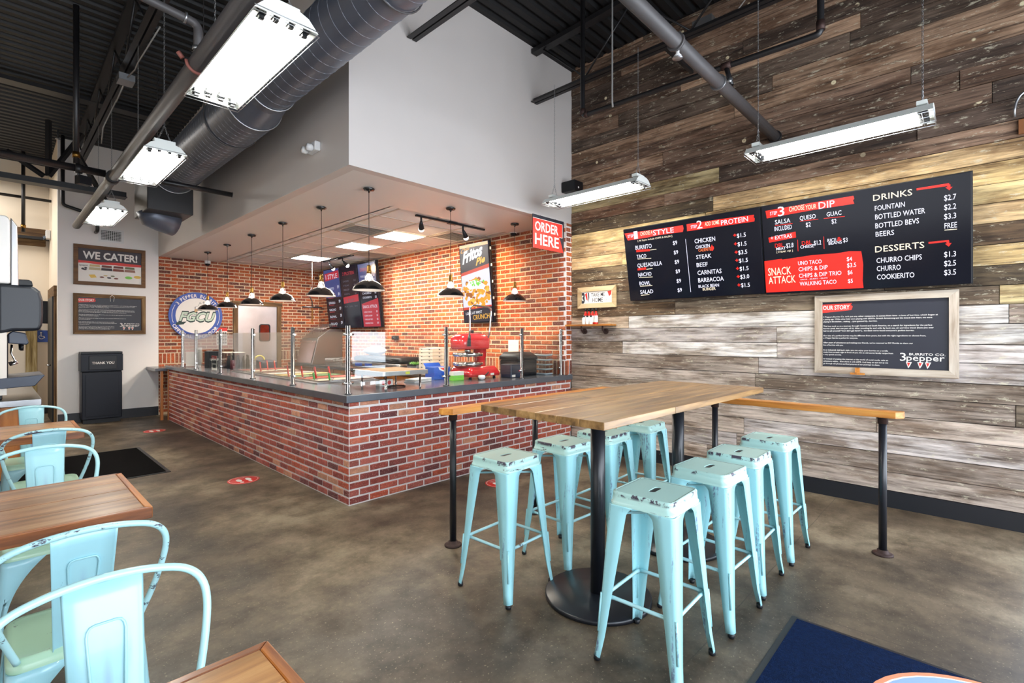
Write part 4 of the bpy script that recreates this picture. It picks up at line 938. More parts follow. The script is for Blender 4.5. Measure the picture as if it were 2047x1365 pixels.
for i, (px, py, lb) in enumerate(((309, 861, 'far'), (487, 959, 'middle'), (999, 965, 'last'))):
    p = at(px, py, z=0.002)
    L = {'far': 'red round footprint sticker on the floor nearest the waste bin', 'middle': 'red round footprint sticker on the floor along the long brick side', 'last': 'red round footprint sticker on the floor behind the left-hand stools'}[lb]
    r = thing('floor_sticker', L, 'sticker', (p.x, p.y, 0), 'red footprint floor stickers')
    t = MB(); t.lathe([(0.15, 0.0003), (0.15, .0022), (0.0, .0022)], (p.x, p.y, 0), 36); t.build('disc', M_redp, r)
    t = MB()
    for s in (-1, 1): t.loops([[(p.x+s*.045+.026*math.cos(a), p.y+.0+.055*math.sin(a), .003) for a in [2*PI*k/16 for k in range(16)]], [(p.x+s*.045, p.y, .003)]*16], False); t.loops([[(p.x+s*.04+.02*math.cos(a), p.y-.08+.02*math.sin(a), .003) for a in [2*PI*k/12 for k in range(12)]], [(p.x+s*.04, p.y-.08, .003)]*12], False)
    disc(t, p.x, p.y, .132, .137, .003); t.build('footprints', M_wprint, r)
    pn = Panel((p.x-.1, p.y+.12, .0025), (1, 0, 0), (0, -1, 0), .2, .1); t = MB(); text(t, pn, 'SOCIAL', .045, .045, .11, .022, .001); t.build('lettering', M_wprint, r)
# ------------------------------------------------------------------ menu screens on the plank wall
def board_from(x_top, x_bot, yl, yr, zt, zb):
    o = Vector((x_top, yl, zt)); d = Vector((x_bot-x_top, 0, zb-zt)); return Panel(o, (0, -1, 0), d, yl-yr, d.length)
def slab(pn, name, m_, par, th, mg=0.0, bev=0.002, off=0.0):
    t = MB(); t.prism([pn.p(-mg, -mg, off), pn.p(pn.w+mg, -mg, off), pn.p(pn.w+mg, pn.h+mg, off), pn.p(-mg, pn.h+mg, off)], pn.n*-th); return t.build(name, m_, par, bevel=bev)
def ptx(t, pn, cv, s, a, b, h, mi=0, **k):
    """lettering whose baseline runs between two points read off the photograph, cv maps crop to photograph"""
    xa, ya, ta = pn.px(*cv(*a)); xb, yb, tb = pn.px(*cv(*b)); hh = h/cv.s/FPX*(ta+tb)/2
    text(t, pn, s, xa, (ya+yb)/2, xb-xa, hh, mi=mi, **k)
def ppoly(t, pn, cv, pts, off, mi=0): pn.poly(t, [pn.px(*cv(*p))[:2] for p in pts], off, mi)
def mkcv(x0, y0, s):
    f = lambda x, y: (x0+x/s, y0+y/s); f.s = s; return f
SM = [M_scrw, M_scrr, M_scrc, M_scro, M_scrt, M_scr]
S1 = board_from(5.20, 5.365, 3.10, 1.585, 2.775, 1.945)
r = thing('menu_screen', 'left menu screen on the plank wall, listing burrito styles and proteins', 'screen', (5.3, 2.35, 1.95), 'wide menu screens on the plank wall')
slab(S1, 'panel', M_scr, r, .02, .004); slab(S1, 'bezel', M_blkpl, r, .045, .012, off=-.021)
cv = mkcv(1140, 330, 3.689); t = MB()
ppoly(t, S1, cv, [(400, 505), (600, 478), (830, 443), (836, 468), (830, 492), (640, 518), (560, 535), (425, 556)], .001, 1)
ppoly(t, S1, cv, [(858, 436), (1110, 398), (1355, 366), (1352, 385), (1360, 392), (1358, 415), (1100, 452), (862, 488)], .001, 1)
for s, a, b, h, mi in (('STEP', (425, 538), (468, 528), 20, 0), ('1', (472, 546), (500, 541), 56, 0), ('CHOOSE A', (518, 522), (607, 507), 28, 2), ('STYLE', (612, 518), (765, 495), 36, 0),
    ('[ All Styles include CHIPS & SALSA ]', (498, 562), (752, 530), 12, 2), ('BURRITO', (482, 622), (602, 612), 30, 0), ('TACO', (492, 688), (562, 683), 28, 0), ('QUESADILLA', (497, 752), (678, 740), 30, 0), ('NACHO', (503, 822), (600, 815), 28, 0), ('BOWL', (512, 885), (592, 881), 27, 0), ('SALAD', (518, 948), (613, 945), 28, 0),
    ('STEP', (890, 468), (935, 460), 22, 0), ('2', (935, 470), (975, 464), 58, 0), ('ADD SOME', (993, 450), (1100, 434), 29, 2), ('PROTEIN', (1113, 445), (1312, 412), 36, 0),
    ('CHICKEN', (918, 575), (1070, 560), 32, 0), ('CHICKEN', (925, 615), (1030, 607), 24, 0), ('CALIENTE', (947, 637), (1038, 630), 22, 3), ('STEAK', (930, 690), (1042, 685), 30, 0), ('BEEF', (933, 750), (1015, 746), 30, 0), ('CARNITAS', (940, 808), (1117, 797), 32, 0), ('BARBACOA', (945, 863), (1133, 853), 32, 0), ('BLACK BEAN', (947, 903), (1098, 896), 22, 0), ('BURGER', (978, 924), (1073, 920), 20, 2)):
    ptx(t, S1, cv, s, a, b, h, mi)
for i, y in enumerate((587, 657, 727, 797, 867, 935)): ptx(t, S1, cv, '$9', (758+7*i, y), (790+7*i, y-2), 28)
for i, (y, s) in enumerate(((533, '$1.5'), (597, '$1.5'), (658, '$3.5'), (718, '$1.5'), (778, '$1.5'), (838, '$3.0'), (900, '$1.5'))):
    x = 1230+5*i; ptx(t, S1, cv, s, (x, y), (x+66, y-4), 30); ptx(t, S1, cv, '+', (x-26, y-3), (x-4, y-4), 26, 1, bold=.05)
for (x, y, w) in ((487, 640, 100), (497, 775, 62)): ppoly(t, S1, cv, [(x, y-14), (x+w, y-22), (x+w, y-6), (x, y+2)], .001, 1)
for (x, y, w) in ((590, 628, 45), (497, 695, 100), (562, 770, 45), (507, 832, 100), (515, 895, 90), (522, 962, 62)): ppoly(t, S1, cv, [(x, y-4), (x+w, y-10), (x+w, y-6), (x, y)], .001, 2)
ppoly(t, S1, cv, [(849, 545), (852, 545), (890, 935), (887, 935)], .001, 0)
ppoly(t, S1, cv, [(1038, 628), (1036, 605), (1045, 585), (1050, 600), (1058, 600), (1060, 615), (1050, 632)], .001, 1)
t.build('screen_print', SM, r)
S2 = board_from(5.20, 5.365, 1.558, .055, 2.775, 1.935)
r = thing('menu_screen', 'right menu screen on the plank wall, listing dips, snacks, drinks and desserts', 'screen', (5.3, .8, 1.95), 'wide menu screens on the plank wall')
slab(S2, 'panel', M_scr, r, .02, .004); slab(S2, 'bezel', M_blkpl, r, .045, .012, off=-.021)
cv = mkcv(1500, 330, 3.033); t = MB()
ppoly(t, S2, cv, [(92, 278), (350, 232), (625, 186), (630, 205), (622, 212), (630, 234), (380, 272), (100, 323)], .001, 1)
ppoly(t, S2, cv, [(110, 440), (274, 403), (277, 438), (115, 470)], .001, 1)
ppoly(t, S2, cv, [(85, 583), (190, 568), (195, 573), (380, 545), (520, 535), (600, 522), (672, 522), (676, 545), (684, 600), (681, 700), (686, 744), (97, 772)], .001, 1)
for s, a, b, h, mi in (('STEP', (120, 305), (163, 297), 20, 0), ('3', (168, 312), (208, 304), 56, 0), ('CHOOSE', (235, 283), (328, 269), 30, 2), ('YOUR', (335, 272), (400, 262), 28, 2), ('DIP', (415, 268), (512, 250), 40, 0),
    ('SALSA', (150, 358), (243, 348), 26, 0), ('QUESO', (300, 332), (397, 325), 26, 0), ('GUAC', (463, 310), (553, 302), 26, 0), ('INCLUDED', (147, 400), (252, 388), 27, 0), ('$2', (337, 375), (367, 372), 27, 0), ('$2', (493, 355), (523, 352), 27, 0),
    ('+ EXTRAS', (125, 457), (253, 435), 23, 0), ('DBL', (150, 500), (203, 495), 24, 1), ('MEAT', (158, 517), (215, 510), 17, 0), ('$2.8', (218, 501), (262, 497), 27, 0), ('[ STEAK +$1 ]', (160, 530), (258, 525), 10, 2), ('DBL', (313, 485), (373, 480), 24, 1), ('CHEESE', (303, 505), (387, 498), 18, 0), ('$1.2', (386, 485), (430, 481), 27, 0), ('RICE', (468, 467), (521, 460), 19, 0), ('&', (525, 460), (555, 458), 24, 1), ('BEANS', (475, 483), (555, 475), 18, 0), ('$3', (563, 468), (590, 465), 27, 0),
    ('SNACK', (110, 680), (248, 650), 46, 2), ('ATTACK', (113, 733), (275, 698), 44, 2), ('UNO TACO', (290, 605), (433, 597), 24, 0), ('CHIPS & DIP', (293, 642), (470, 632), 25, 0), ('CHIPS & DIP TRIO', (295, 681), (553, 667), 25, 0), ('WALKING TACO', (300, 727), (523, 722), 24, 0), ('$4', (585, 582), (617, 580), 25, 0), ('$3.5', (587, 620), (642, 617), 26, 0), ('$6', (590, 663), (620, 661), 25, 0), ('$5', (592, 714), (622, 712), 24, 0),
    ('DRINKS', (745, 217), (982, 182), 36, 2), ('FOUNTAIN', (755, 275), (937, 254), 30, 0), ('BOTTLED WATER', (757, 328), (1060, 293), 31, 0), ('BOTTLED BEVS', (758, 380), (1023, 356), 31, 0), ('BEERS', (760, 432), (872, 424), 30, 0), ('DESSERTS', (757, 530), (1055, 500), 37, 2), ('CHURRO CHIPS', (765, 592), (1040, 573), 31, 0), ('CHURRO', (767, 642), (912, 634), 31, 0), ('COOKIERITO', (768, 693), (995, 681), 31, 0),
    ('$2.7', (1175, 215), (1248, 207), 33, 0), ('$2.2', (1175, 271), (1248, 265), 33, 0), ('$3.3', (1175, 327), (1248, 322), 33, 0), ('FREE', (1177, 384), (1253, 378), 33, 0), ('$1.3', (1175, 557), (1247, 553), 33, 0), ('$2.5', (1175, 612), (1247, 608), 33, 0), ('$3.5', (1175, 667), (1247, 663), 33, 0)):
    ptx(t, S2, cv, s, a, b, h, mi)
ppoly(t, S2, cv, [(300, 688), (476, 680), (476, 690), (300, 698)], .001, 5); ptx(t, S2, cv, 'SALSA - QUESO - GUAC', (304, 696), (470, 688), 7, 0, off=.003)
for (x, y, w) in ((150, 368, 106), (300, 342, 112), (445, 325, 128)): ppoly(t, S2, cv, [(x, y-3), (x+w, y-16), (x+w, y-13), (x, y)], .001, 1)
for (x, y0, y1) in ((285, 452, 522), (443, 433, 507)): ppoly(t, S2, cv, [(x, y0), (x+3, y0), (x+6, y1), (x+3, y1)], .001, 1)
ppoly(t, S2, cv, [(1177, 392), (1253, 386), (1253, 390), (1177, 396)], .001, 2)
ppoly(t, S2, cv, [(1007, 141), (1205, 109), (1207, 125), (1008, 153)], .001, 1); ppoly(t, S2, cv, [(1192, 120), (1213, 117), (1213, 132), (1226, 131), (1206, 152), (1183, 136), (1195, 134)], .0012, 1)
ppoly(t, S2, cv, [(1080, 466), (1203, 454), (1204, 464), (1081, 477)], .001, 1); ppoly(t, S2, cv, [(1188, 460), (1205, 458), (1206, 473), (1220, 472), (1203, 494), (1180, 477), (1190, 476)], .0012, 1)
t.build('screen_print', SM, r)
for y, lb in ((2.2, 'left'), (1.0, 'right')):
    t = MB(); t.box(5.40, 5.445, y-.2, y+.2, 2.2, 2.6); o = t.build('wall_bracket', M_blk); tag(o, 'black steel bracket behind the %s wide menu screen' % lb, 'bracket', 'brackets behind the wide menu screens')

# ------------------------------------------------------------------ framed story signs, catering sign, small signs
STORY = [["3 Peppers Burrito Co. isn't just any other restaurant. It comes from love - a love of burritos, which began at", "a young age. While other kids were playing with LEGOs, Stretch Armstrong and the brand new Atari, we were", "playing in the kitchen... making ... (you guessed it)... burritos."],
 ["This love took us on a journey through Central and South America, on a search for ingredients for the perfect", "burrito (well, that was part of it). After traveling far and wide by land, sea, air and time travel (have you ever", "had to ask yourself \"how did I get here?\")... we think we've found everyone's perfect burrito."],
 ["Our idea of a perfect burrito may be different from yours, but with the right ingredients to choose from,", "a 3 Pepper Burrito is perfect for everyone."],
 ["After years of adventures and making new friends, we've returned to SW Florida to share our", "love of burritos with you."],
 ["In an industrial, laid-back style, you can enjoy your burrito on a tortilla", "made from scratch right in front of you. It's an old secret family recipe from", "a very special senorita."],
 ["So instead of cruising the internet or the world of social media, take an", "adventure within... then share it with #3PB. And keep an eye out as we", "go through old photos and find pictures of our journeys to share."]]
WID = [[.915, .875, .46], [.875, .885, .745], [.83, .30], [.735, .175], [.545, .585, .16], [.545, .545, .48]]
YY = [[.238, .275, .312], [.382, .418, .455], [.53, .566], [.638, .675], [.752, .787, .824], [.89, .926, .963]]
def chilis(t, pn, x, y, w, mi_w, mi_r, off=.0015):
    for a in (.0, .26*w/.25, .47*w/.25):
        b = x+a
        pn.poly(t, [(b, y), (b+.13*w, y), (b+.10*w, y+.2*w), (b+.05*w, y+.3*w)], off, mi_w); pn.poly(t, [(b+.025*w, y+.025*w), (b+.10*w, y+.025*w), (b+.075*w, y+.15*w), (b+.05*w, y+.22*w)], off+.001, mi_r)
def story(pn, par):
    W_, H_ = pn.w, pn.h; t = MB()
    pn.poly(t, [(0, .035*H_), (.26*W_, .025*H_), (.25*W_, .05*H_), (.265*W_, .08*H_), (.255*W_, .13*H_), (.16*W_, .145*H_), (0, .165*H_)], .001, 1)
    text(t, pn, 'OUR STORY', .005*W_, .118*H_, .235*W_, .065*H_, .002, 0, bold=.02)
    for L, Q, Y in zip(STORY, WID, YY):
        for s, w, y in zip(L, Q, Y): text(t, pn, s, .008*W_, y*H_, w*W_, .0155*H_*1.25, .001, 0, bold=.012)
    text(t, pn, 'BURRITO CO.', .715*W_, .80*H_, .26*W_, .032*H_, .001, 0); text(t, pn, '3', .645*W_, .88*H_, .045*W_, .115*H_, .001, 0, bold=.0); text(t, pn, 'pepper', .695*W_, .875*H_, .275*W_, .085*H_, .001, 0, bold=.004)
    for a in (.69, .775, .83):
        x = a*W_; k = W_
        pn.poly(t, [(x, .895*H_), (x+.045*k, .895*H_), (x+.03*k, .955*H_), (x+.018*k, .985*H_)], .0015, 0); pn.poly(t, [(x+.009*k, .905*H_), (x+.034*k, .905*H_), (x+.025*k, .94*H_), (x+.018*k, .96*H_)], .0025, 1)
    t.build('print', [M_wprint, M_redp], par)
def frame(pn, par, w, mh, mv, th=.03, off=0.0):
    a, b = pn.w, pn.h
    for P, m_ in (([(-w, -w), (a+w, -w), (a, 0), (0, 0)], mh), ([(-w, b+w), (a+w, b+w), (a, b), (0, b)], mh), ([(-w, -w), (0, 0), (0, b), (-w, b+w)], mv), ([(a+w, -w), (a, 0), (a, b), (a+w, b+w)], mv)):
        t = MB(); t.prism([pn.p(x, y, off-.012) for x, y in P], pn.n*th); t.build('frame_board', m_, par, bevel=.0015)
def framed(name, lb, cat, pn, w, mh, mv, face, th=.03):
    r = thing(name, lb, cat, pn.p(pn.w/2, pn.h, 0)); t = MB(); t.prism([pn.p(.001, .001), pn.p(pn.w-.001, .001), pn.p(pn.w-.001, pn.h-.001), pn.p(.001, pn.h-.001)], pn.n*-.012); t.build('board', face, r)
    frame(pn, r, w, mh, mv, th); return r
pn = Panel((XW-.022, 1.088, 1.828), (0, -1, 0), (0, 0, -1), .90, .605)
r = framed('story_sign', 'dark lettered sign in a bleached wood frame on the plank wall', 'sign', pn, .062, M_grey, M_greyz, M_board); story(pn, r)
t = MB(); q = pn.p(.28, pn.h+.055, .035); t.cbox(q, (.01, .11, .018)); t.cbox(q+Vector((0, 0, .03)), (.02, .035, .05)); t.build('ledge_clip', M_rail, r)
pn = Panel((1.012, YB-.022, 2.19), (1, 0, 0), (0, 0, -1), .89, .58)
r = framed('story_sign', 'dark lettered sign in a rough bark-brown frame on the white wall', 'sign', pn, .065, M_barn, M_barnz, M_board); story(pn, r)
t = MB()
for s in (-1, 1): t.tube([pn.p(.46, -.055, .022), pn.p(.46+s*.03, -.02, .024), pn.p(.46+s*.02, .06, .018)], .004, 6)
t.build('twine', M_cream2, r)
pn = Panel((1.012, YB-.022, 3.05), (1, 0, 0), (0, 0, -1), .89, .58)
M_fr2 = woodmat('brown_stained_frame', srgb(84, 54, 24), srgb(112, 76, 38), srgb(126, 90, 50), 'X', .6, 0)
r = framed('catering_sign', 'brown framed sign reading WE CATER! above the story sign', 'sign', pn, .062, M_fr2, M_fr2, M_wprint)
t = MB(); pn.poly(t, [(0, 0), (.89, 0), (.89, .24), (0, .24)], .001, 0); pn.poly(t, [(0, .215), (.3, .225), (.55, .21), (.89, .22), (.89, .26), (.7, .268), (.5, .258), (.3, .27), (.1, .255), (0, .262)], .0015, 1); text(t, pn, 'WE CATER!', .06, .175, .77, .125, .002, 2, bold=.03)
text(t, pn, '3pepper', .012, .31, .12, .03, .002, 0)
fd = [srgb(206, 180, 130), srgb(190, 176, 140), srgb(120, 70, 60), srgb(60, 50, 56), srgb(110, 56, 50), srgb(130, 70, 56), srgb(110, 116, 84), srgb(150, 110, 96)]
FM = [mat('print_food_%s' % 'abcdefgh'[i], c, .6) for i, c in enumerate(fd)]
for i in range(4):
    x = .155+.165*i
    pn.poly(t, [(x, .275), (x+.135, .275), (x+.14, .315), (x-.005, .315)], .002, 3+2*i); pn.poly(t, [(x-.008, .325), (x+.143, .325), (x+.15, .37), (x-.012, .37)], .002, 4+2*i)
def oval(x, y, rx, ry, mi): pn.poly(t, [(x+rx*math.cos(a), y+ry*math.sin(a)) for a in [2*PI*k/14 for k in range(14)]], .0025, mi)
for (x, y, rx, ry, mi) in ((.32, .49, .032, .014, 5), (.42, .495, .032, .014, 6), (.52, .50, .032, .014, 5), (.37, .46, .03, .012, 3), (.47, .46, .03, .012, 9), (.70, .47, .055, .026, 11), (.83, .45, .055, .026, 12), (.06, .36, .02, .018, 0), (.10, .345, .02, .018, 0), (.09, .375, .025, .012, 0)): oval(x, y, rx, ry, mi)
pn.poly(t, [(.14, .46), (.22, .45), (.25, .50), (.17, .515)], .0022, 12)
t.build('print', [mat('slate_print', srgb(66, 60, 66), .6), M_redp, M_wprint]+FM+[M_green, mat('corn_print', srgb(226, 190, 90), .6)], r)
pn = Panel((XW-.022, 3.87, 2.095), (0, -1, 0), (0, 0, -1), .47, .155)
r = framed('take_home_sign', 'small pale framed sign reading TAKE ME HOME above the bottles', 'sign', pn, .062, M_pale, M_pale, M_wprint, .025)
t = MB(); text(t, pn, 'TAKE ME', .15, .068, .21, .048, .001, 0); text(t, pn, 'HOME', .17, .14, .16, .055, .001, 0); text(t, pn, '$4.95', .35, .135, .10, .035, .001, 2)
text(t, pn, '3', .0, .145, .05, .13, .001, 0, bold=.05); pn.poly(t, [(.05, .03), (.085, .01), (.095, .12), (.075, .1)], .001, 1); pn.poly(t, [(.095, .0), (.115, .02), (.12, .08), (.10, .155), (.105, .08)], .001, 0); pn.poly(t, [(.40, .01), (.46, .0), (.455, .05), (.425, .075)], .001, 1)
t.build('print', [M_board, M_redp, mat('faint_print', srgb(200, 196, 200), .6)], r)
r = thing('bottle_shelf', 'narrow orange-brown wall shelf on pipe elbows holding hot sauce', 'shelf', (5.38, 3.7, 1.64))
t = MB(); t.box(5.30, XW-.006, 3.35, YS-.005, 1.640, 1.662); t.build('board', M_raily, r, bevel=.002)
for y in (3.50, 3.83):
    t = MB(); t.tube([(5.36, y, 1.639), (5.36, y, 1.60), (5.375, y, 1.578), (5.40, y, 1.570), (XW-.012, y, 1.570)], .011, 8); t.build('pipe_elbow', M_rust, r)
    t = MB(); t.lathe([(.038, XW-.018), (.038, XW-.007)], (0, y, 1.57), 16, axis='X'); t.build('pipe_flange', M_rust, r)
cl = {0: 'leftmost', 1: 'second from left', 2: 'third from left', 3: 'rightmost'}
for i in range(4):
    y = 3.79-.055*i
    r = thing('hot_sauce_bottle', 'tall red hot sauce bottle, %s in the rear row' % cl[i], 'bottle', (5.40, y, 1.662), 'hot sauce bottles on the wall shelf')
    t = MB(); t.lathe([(.0, 1.6625), (.024, 1.6625), (.025, 1.67), (.025, 1.79), (.012, 1.82), (.012, 1.835)], (5.40, y, 0), 14); t.build('body', mat('hot_sauce_red', srgb(196, 30, 20), .2), r)
    t = MB(); t.lathe([(.0135, 1.836), (.0135, 1.872), (0, 1.872)], (5.40, y, 0), 12); t.build('cap', M_blkpl, r)
    t = MB(); t.lathe([(.0256, 1.69), (.0256, 1.775)], (5.40, y, 0), 14, capend=False); t.build('label', M_wprint, r)
cl = {0: 'left', 1: 'middle', 2: 'right'}
for i in range(3):
    y = 3.775-.055*i
    r = thing('hot_sauce_bottle', 'short white-labelled sauce bottle, %s one in the front row' % cl[i], 'bottle', (5.34, y, 1.662), 'short sauce bottles on the wall shelf')
    t = MB(); t.lathe([(.0, 1.6625), (.022, 1.6625), (.023, 1.668), (.023, 1.74), (.012, 1.755)], (5.34, y, 0), 14); t.build('body', M_wprint, r)
    t = MB(); t.lathe([(.014, 1.756), (.014, 1.778), (0, 1.778)], (5.34, y, 0), 12); t.build('cap', M_blkpl, r)
# order-here sign
pn = Panel((4.545, 3.97, 3.01), (1, 0, 0), (0, 0, -1), .62, .415)
r = thing('order_sign', 'red and slate hanging sign reading ORDER HERE below the white bulkhead', 'sign', (4.85, 3.97, 2.6))
slab(pn, 'board', M_board, r, .012)
t = MB(); pn.poly(t, [(0, .045), (.585, .045), (.585, .22), (.525, .222), (.61, .413), (0, .413)], .001, 1); text(t, pn, 'ORDER', .04, .195, .46, .115, .002, 0, bold=.012); text(t, pn, 'HERE', .04, .365, .47, .135, .002, 0, bold=.012)
for a, b in (((0, .042), (.588, .047)), ((.583, .045), (.589, .222)), ((.525, .217), (.589, .223))): pn.poly(t, [a, (b[0], a[1]), b, (a[0], b[1])], .0015, 0)
t.build('print', [M_wprint, M_redp], r)
t = MB(); t.tube([(4.70, 3.975, 3.01), (4.70, 4.055, 3.02)], .004, 6); t.tube([(5.0, 3.975, 3.01), (5.0, 4.055, 3.02)], .004, 6); t.build('hanger', M_blk, r)
# accessibility sign and small box by the restroom
r = thing('restroom_sign', 'small blue wheelchair-access sign on the cream wall', 'sign', (.68, 13.27, 1.5))
pn = Panel((.56, 13.27, 1.62), (1, 0, 0), (0, 0, -1), .17, .23); slab(pn, 'board', M_bluep, r, .008)
t = MB(); disc3 = lambda x, y, R: pn.poly(t, [(x+R*math.cos(a), y+R*math.sin(a)) for a in [2*PI*k/12 for k in range(12)]], .001)
disc3(.075, .045, .014); pn.poly(t, [(.068, .06), (.082, .06), (.084, .11), (.12, .11), (.135, .15), (.125, .155), (.11, .12), (.068, .12)], .001)
t.loops([[pn.p(.08+.04*math.cos(a), .13+.04*math.sin(a), .001) for a in [PI*.1+PI*1.2*k/14 for k in range(15)]], [pn.p(.08+.032*math.cos(a), .13+.032*math.sin(a), .001) for a in [PI*.1+PI*1.2*k/14 for k in range(15)]]], False, closed=False)
t.build('symbol', M_wprint, r)
r = thing('wall_box', 'slim dark box with a small lamp on the cream wall by the restroom door', 'box', (.74, 13.0, 1.9))
t = MB(); t.box(.60, .745, 12.98, 13.20, 1.75, 2.18); t.build('body', M_blkpl, r, bevel=.01)
r = thing('wall_vent', 'white grille vent high on the white wall above the catering sign', 'vent', (1.46, YB, 3.3))
t = MB(); x0, x1, z0, z1 = 1.285, 1.645, 3.20, 3.44; b_ = .035
t.box(x0, x1, YB-.012, YB-.001, z0, z0+b_); t.box(x0, x1, YB-.012, YB-.001, z1-b_, z1); t.box(x0, x0+b_, YB-.012, YB-.001, z0+b_, z1-b_); t.box(x1-b_, x1, YB-.012, YB-.001, z0+b_, z1-b_); t.build('frame', M_white, r)
t = MB(); t.box(x0+b_, x1-b_, YB-.003, YB-.001, z0+b_, z1-b_); t.build('backing', M_blk, r)
for i in range(11): t = MB(); x = x0+b_+.013+i*.0265; t.box(x, x+.006, YB-.010, YB-.004, z0+b_, z1-b_); t.build('bar', M_white, r)
for i in range(6): t = MB(); z = z0+b_+.012+i*.027; t.box(x0+b_, x1-b_, YB-.0095, YB-.0045, z, z+.006); t.build('bar', M_white, r)
# round university sponsor sign
r = thing('sponsor_sign', 'round white sign with blue lettered ring on the brick wall', 'sign', (2.795, YB-.02, 1.45))
cx, cz, R = 2.79, 1.912, .468; yf = YB-.03
t = MB(); t.lathe([(R, -.012), (R, 0), (0, 0)][::1], (cx, yf, cz), 64, axis='Y', smooth=False); t.build('board', M_bluep, r)
t = MB(); t.lathe([(.352, -.0135), (0, -.0135)], (cx, yf, cz), 64, axis='Y', smooth=False, capend=False); pn = Panel((cx-R, yf-.0135, cz+R), (1, 0, 0), (0, 0, -1), 2*R, 2*R)
t.build('face', M_wprint, r)
def arc(t, s, r0, a0, a1, h, top=True, mi=0):
    ws = [glyphs(c if c != ' ' else 'n', .02) for c in s]; wd = [(g[3]-g[2])+.10 for g in ws]; T = sum(wd); acc = 0
    for c, g, w in zip(s, ws, wd):
        a = a0+(a1-a0)*(acc+w/2)/T; acc += w
        if c == ' ': continue
        vs, fs, x0, x1 = g; sc = abs(a1-a0)*r0/T; P = []
        for (u_, v_) in vs:
            lx = (u_-(x0+x1)/2)*sc; ly = v_*h/.7
            if top: rad = r0+ly; P.append(Vector((cx+rad*math.cos(a)+lx*math.sin(a), yf-.0145, cz+rad*math.sin(a)-lx*math.cos(a))))
            else: rad = r0-ly; P.append(Vector((cx+rad*math.cos(a)-lx*math.sin(a), yf-.0145, cz+rad*math.sin(a)+lx*math.cos(a))))
        t.add(P, fs, False, mi)
t = MB(); arc(t, '3 PEPPER BURRITO', .368, math.radians(146), math.radians(22), .065); arc(t, 'OFFICIAL SPONSOR', .452, math.radians(204), math.radians(330), .062, False)
for a0, a1 in ((150, 200), (-26, 20)):
    A = [math.radians(a0+(a1-a0)*k/12) for k in range(13)]; t.loops([[(cx+q*math.cos(a), yf-.0145, cz+q*math.sin(a)) for a in A] for q in (.408, .416)], False, closed=False)
t.build('lettering', M_wprint, r)
t = MB(); P = lambda x, y: (x, y)
text(t, pn, 'FGCU', .16, .58, .66, .19, .001, 0, bold=.075, shear=.35); text(t, pn, 'FGCU', .172, .567, .635, .165, .003, 1, bold=.03, shear=.35)
pn.poly(t, [(.13, .60), (.30, .585), (.25, .64), (.12, .66)], .001, 0)
fea = [(.48, .36), (.44, .34), (.44, .29), (.50, .27), (.53, .19), (.55, .225), (.60, .17), (.60, .21), (.66, .16), (.64, .24), (.68, .30), (.56, .36)]
pn.poly(t, fea, .0008, 0); pn.poly(t, [(.47+(x-.47)*.86+.008, .28+(y-.28)*.86) for x, y in fea], .0018, 2); pn.poly(t, [(.44, .33), (.49, .33), (.50, .37), (.45, .40), (.43, .37)], .002, 3)
t.build('emblem', [mat('dark_green_print', srgb(36, 60, 56), .6), mat('pale_green_print', srgb(196, 214, 196), .6), M_wprint, mat('tan_print', srgb(200, 160, 120), .6)], r)
# ------------------------------------------------------------------ kitchen door, screens and equipment
t = MB(); t.box(3.56, 4.36, YB+.0, YB+.04, 0.01, 2.16)
dk = struct('door_2', t, mat('scuffed_steel', srgb(214, 216, 220), .3, .85, bump=.15, bscale=6, var=.28, vscale=1.6), bevel=.003)
t = MB(); t.box(3.47, 3.56, YB-.03, YB+.05, 0, 2.16); t.build('casing', M_barnz, dk)
t = MB(); t.box(4.36, 4.45, YB-.03, YB+.05, 0, 2.16); t.build('casing', M_barnz, dk)
t = MB(); t.box(3.45, 4.47, YB-.032, YB+.05, 2.16, 2.25); t.build('casing', M_barn, dk)
t = MB(); a = [(x+4.10, YB-.004, y+1.58) for x, y, _ in rrect(.115, .19, .05, 6)]; b = [(x+4.10, YB-.004, y+1.58) for x, y, _ in rrect(.095, .17, .04, 6)]
t.loops([a, [(p[0], YB-.022, p[2]) for p in a], [(p[0], YB-.022, p[2]) for p in b], [(p[0], YB-.004, p[2]) for p in b]], False); t.build('window_gasket', M_blkpl, dk)
t = MB(); t.add([(p[0], YB-.006, p[2]) for p in b], [tuple(range(len(b)))]); t.build('window_pane', mat('red_room_glass', srgb(120, 30, 18), .05, var=.6, vscale=5), dk)
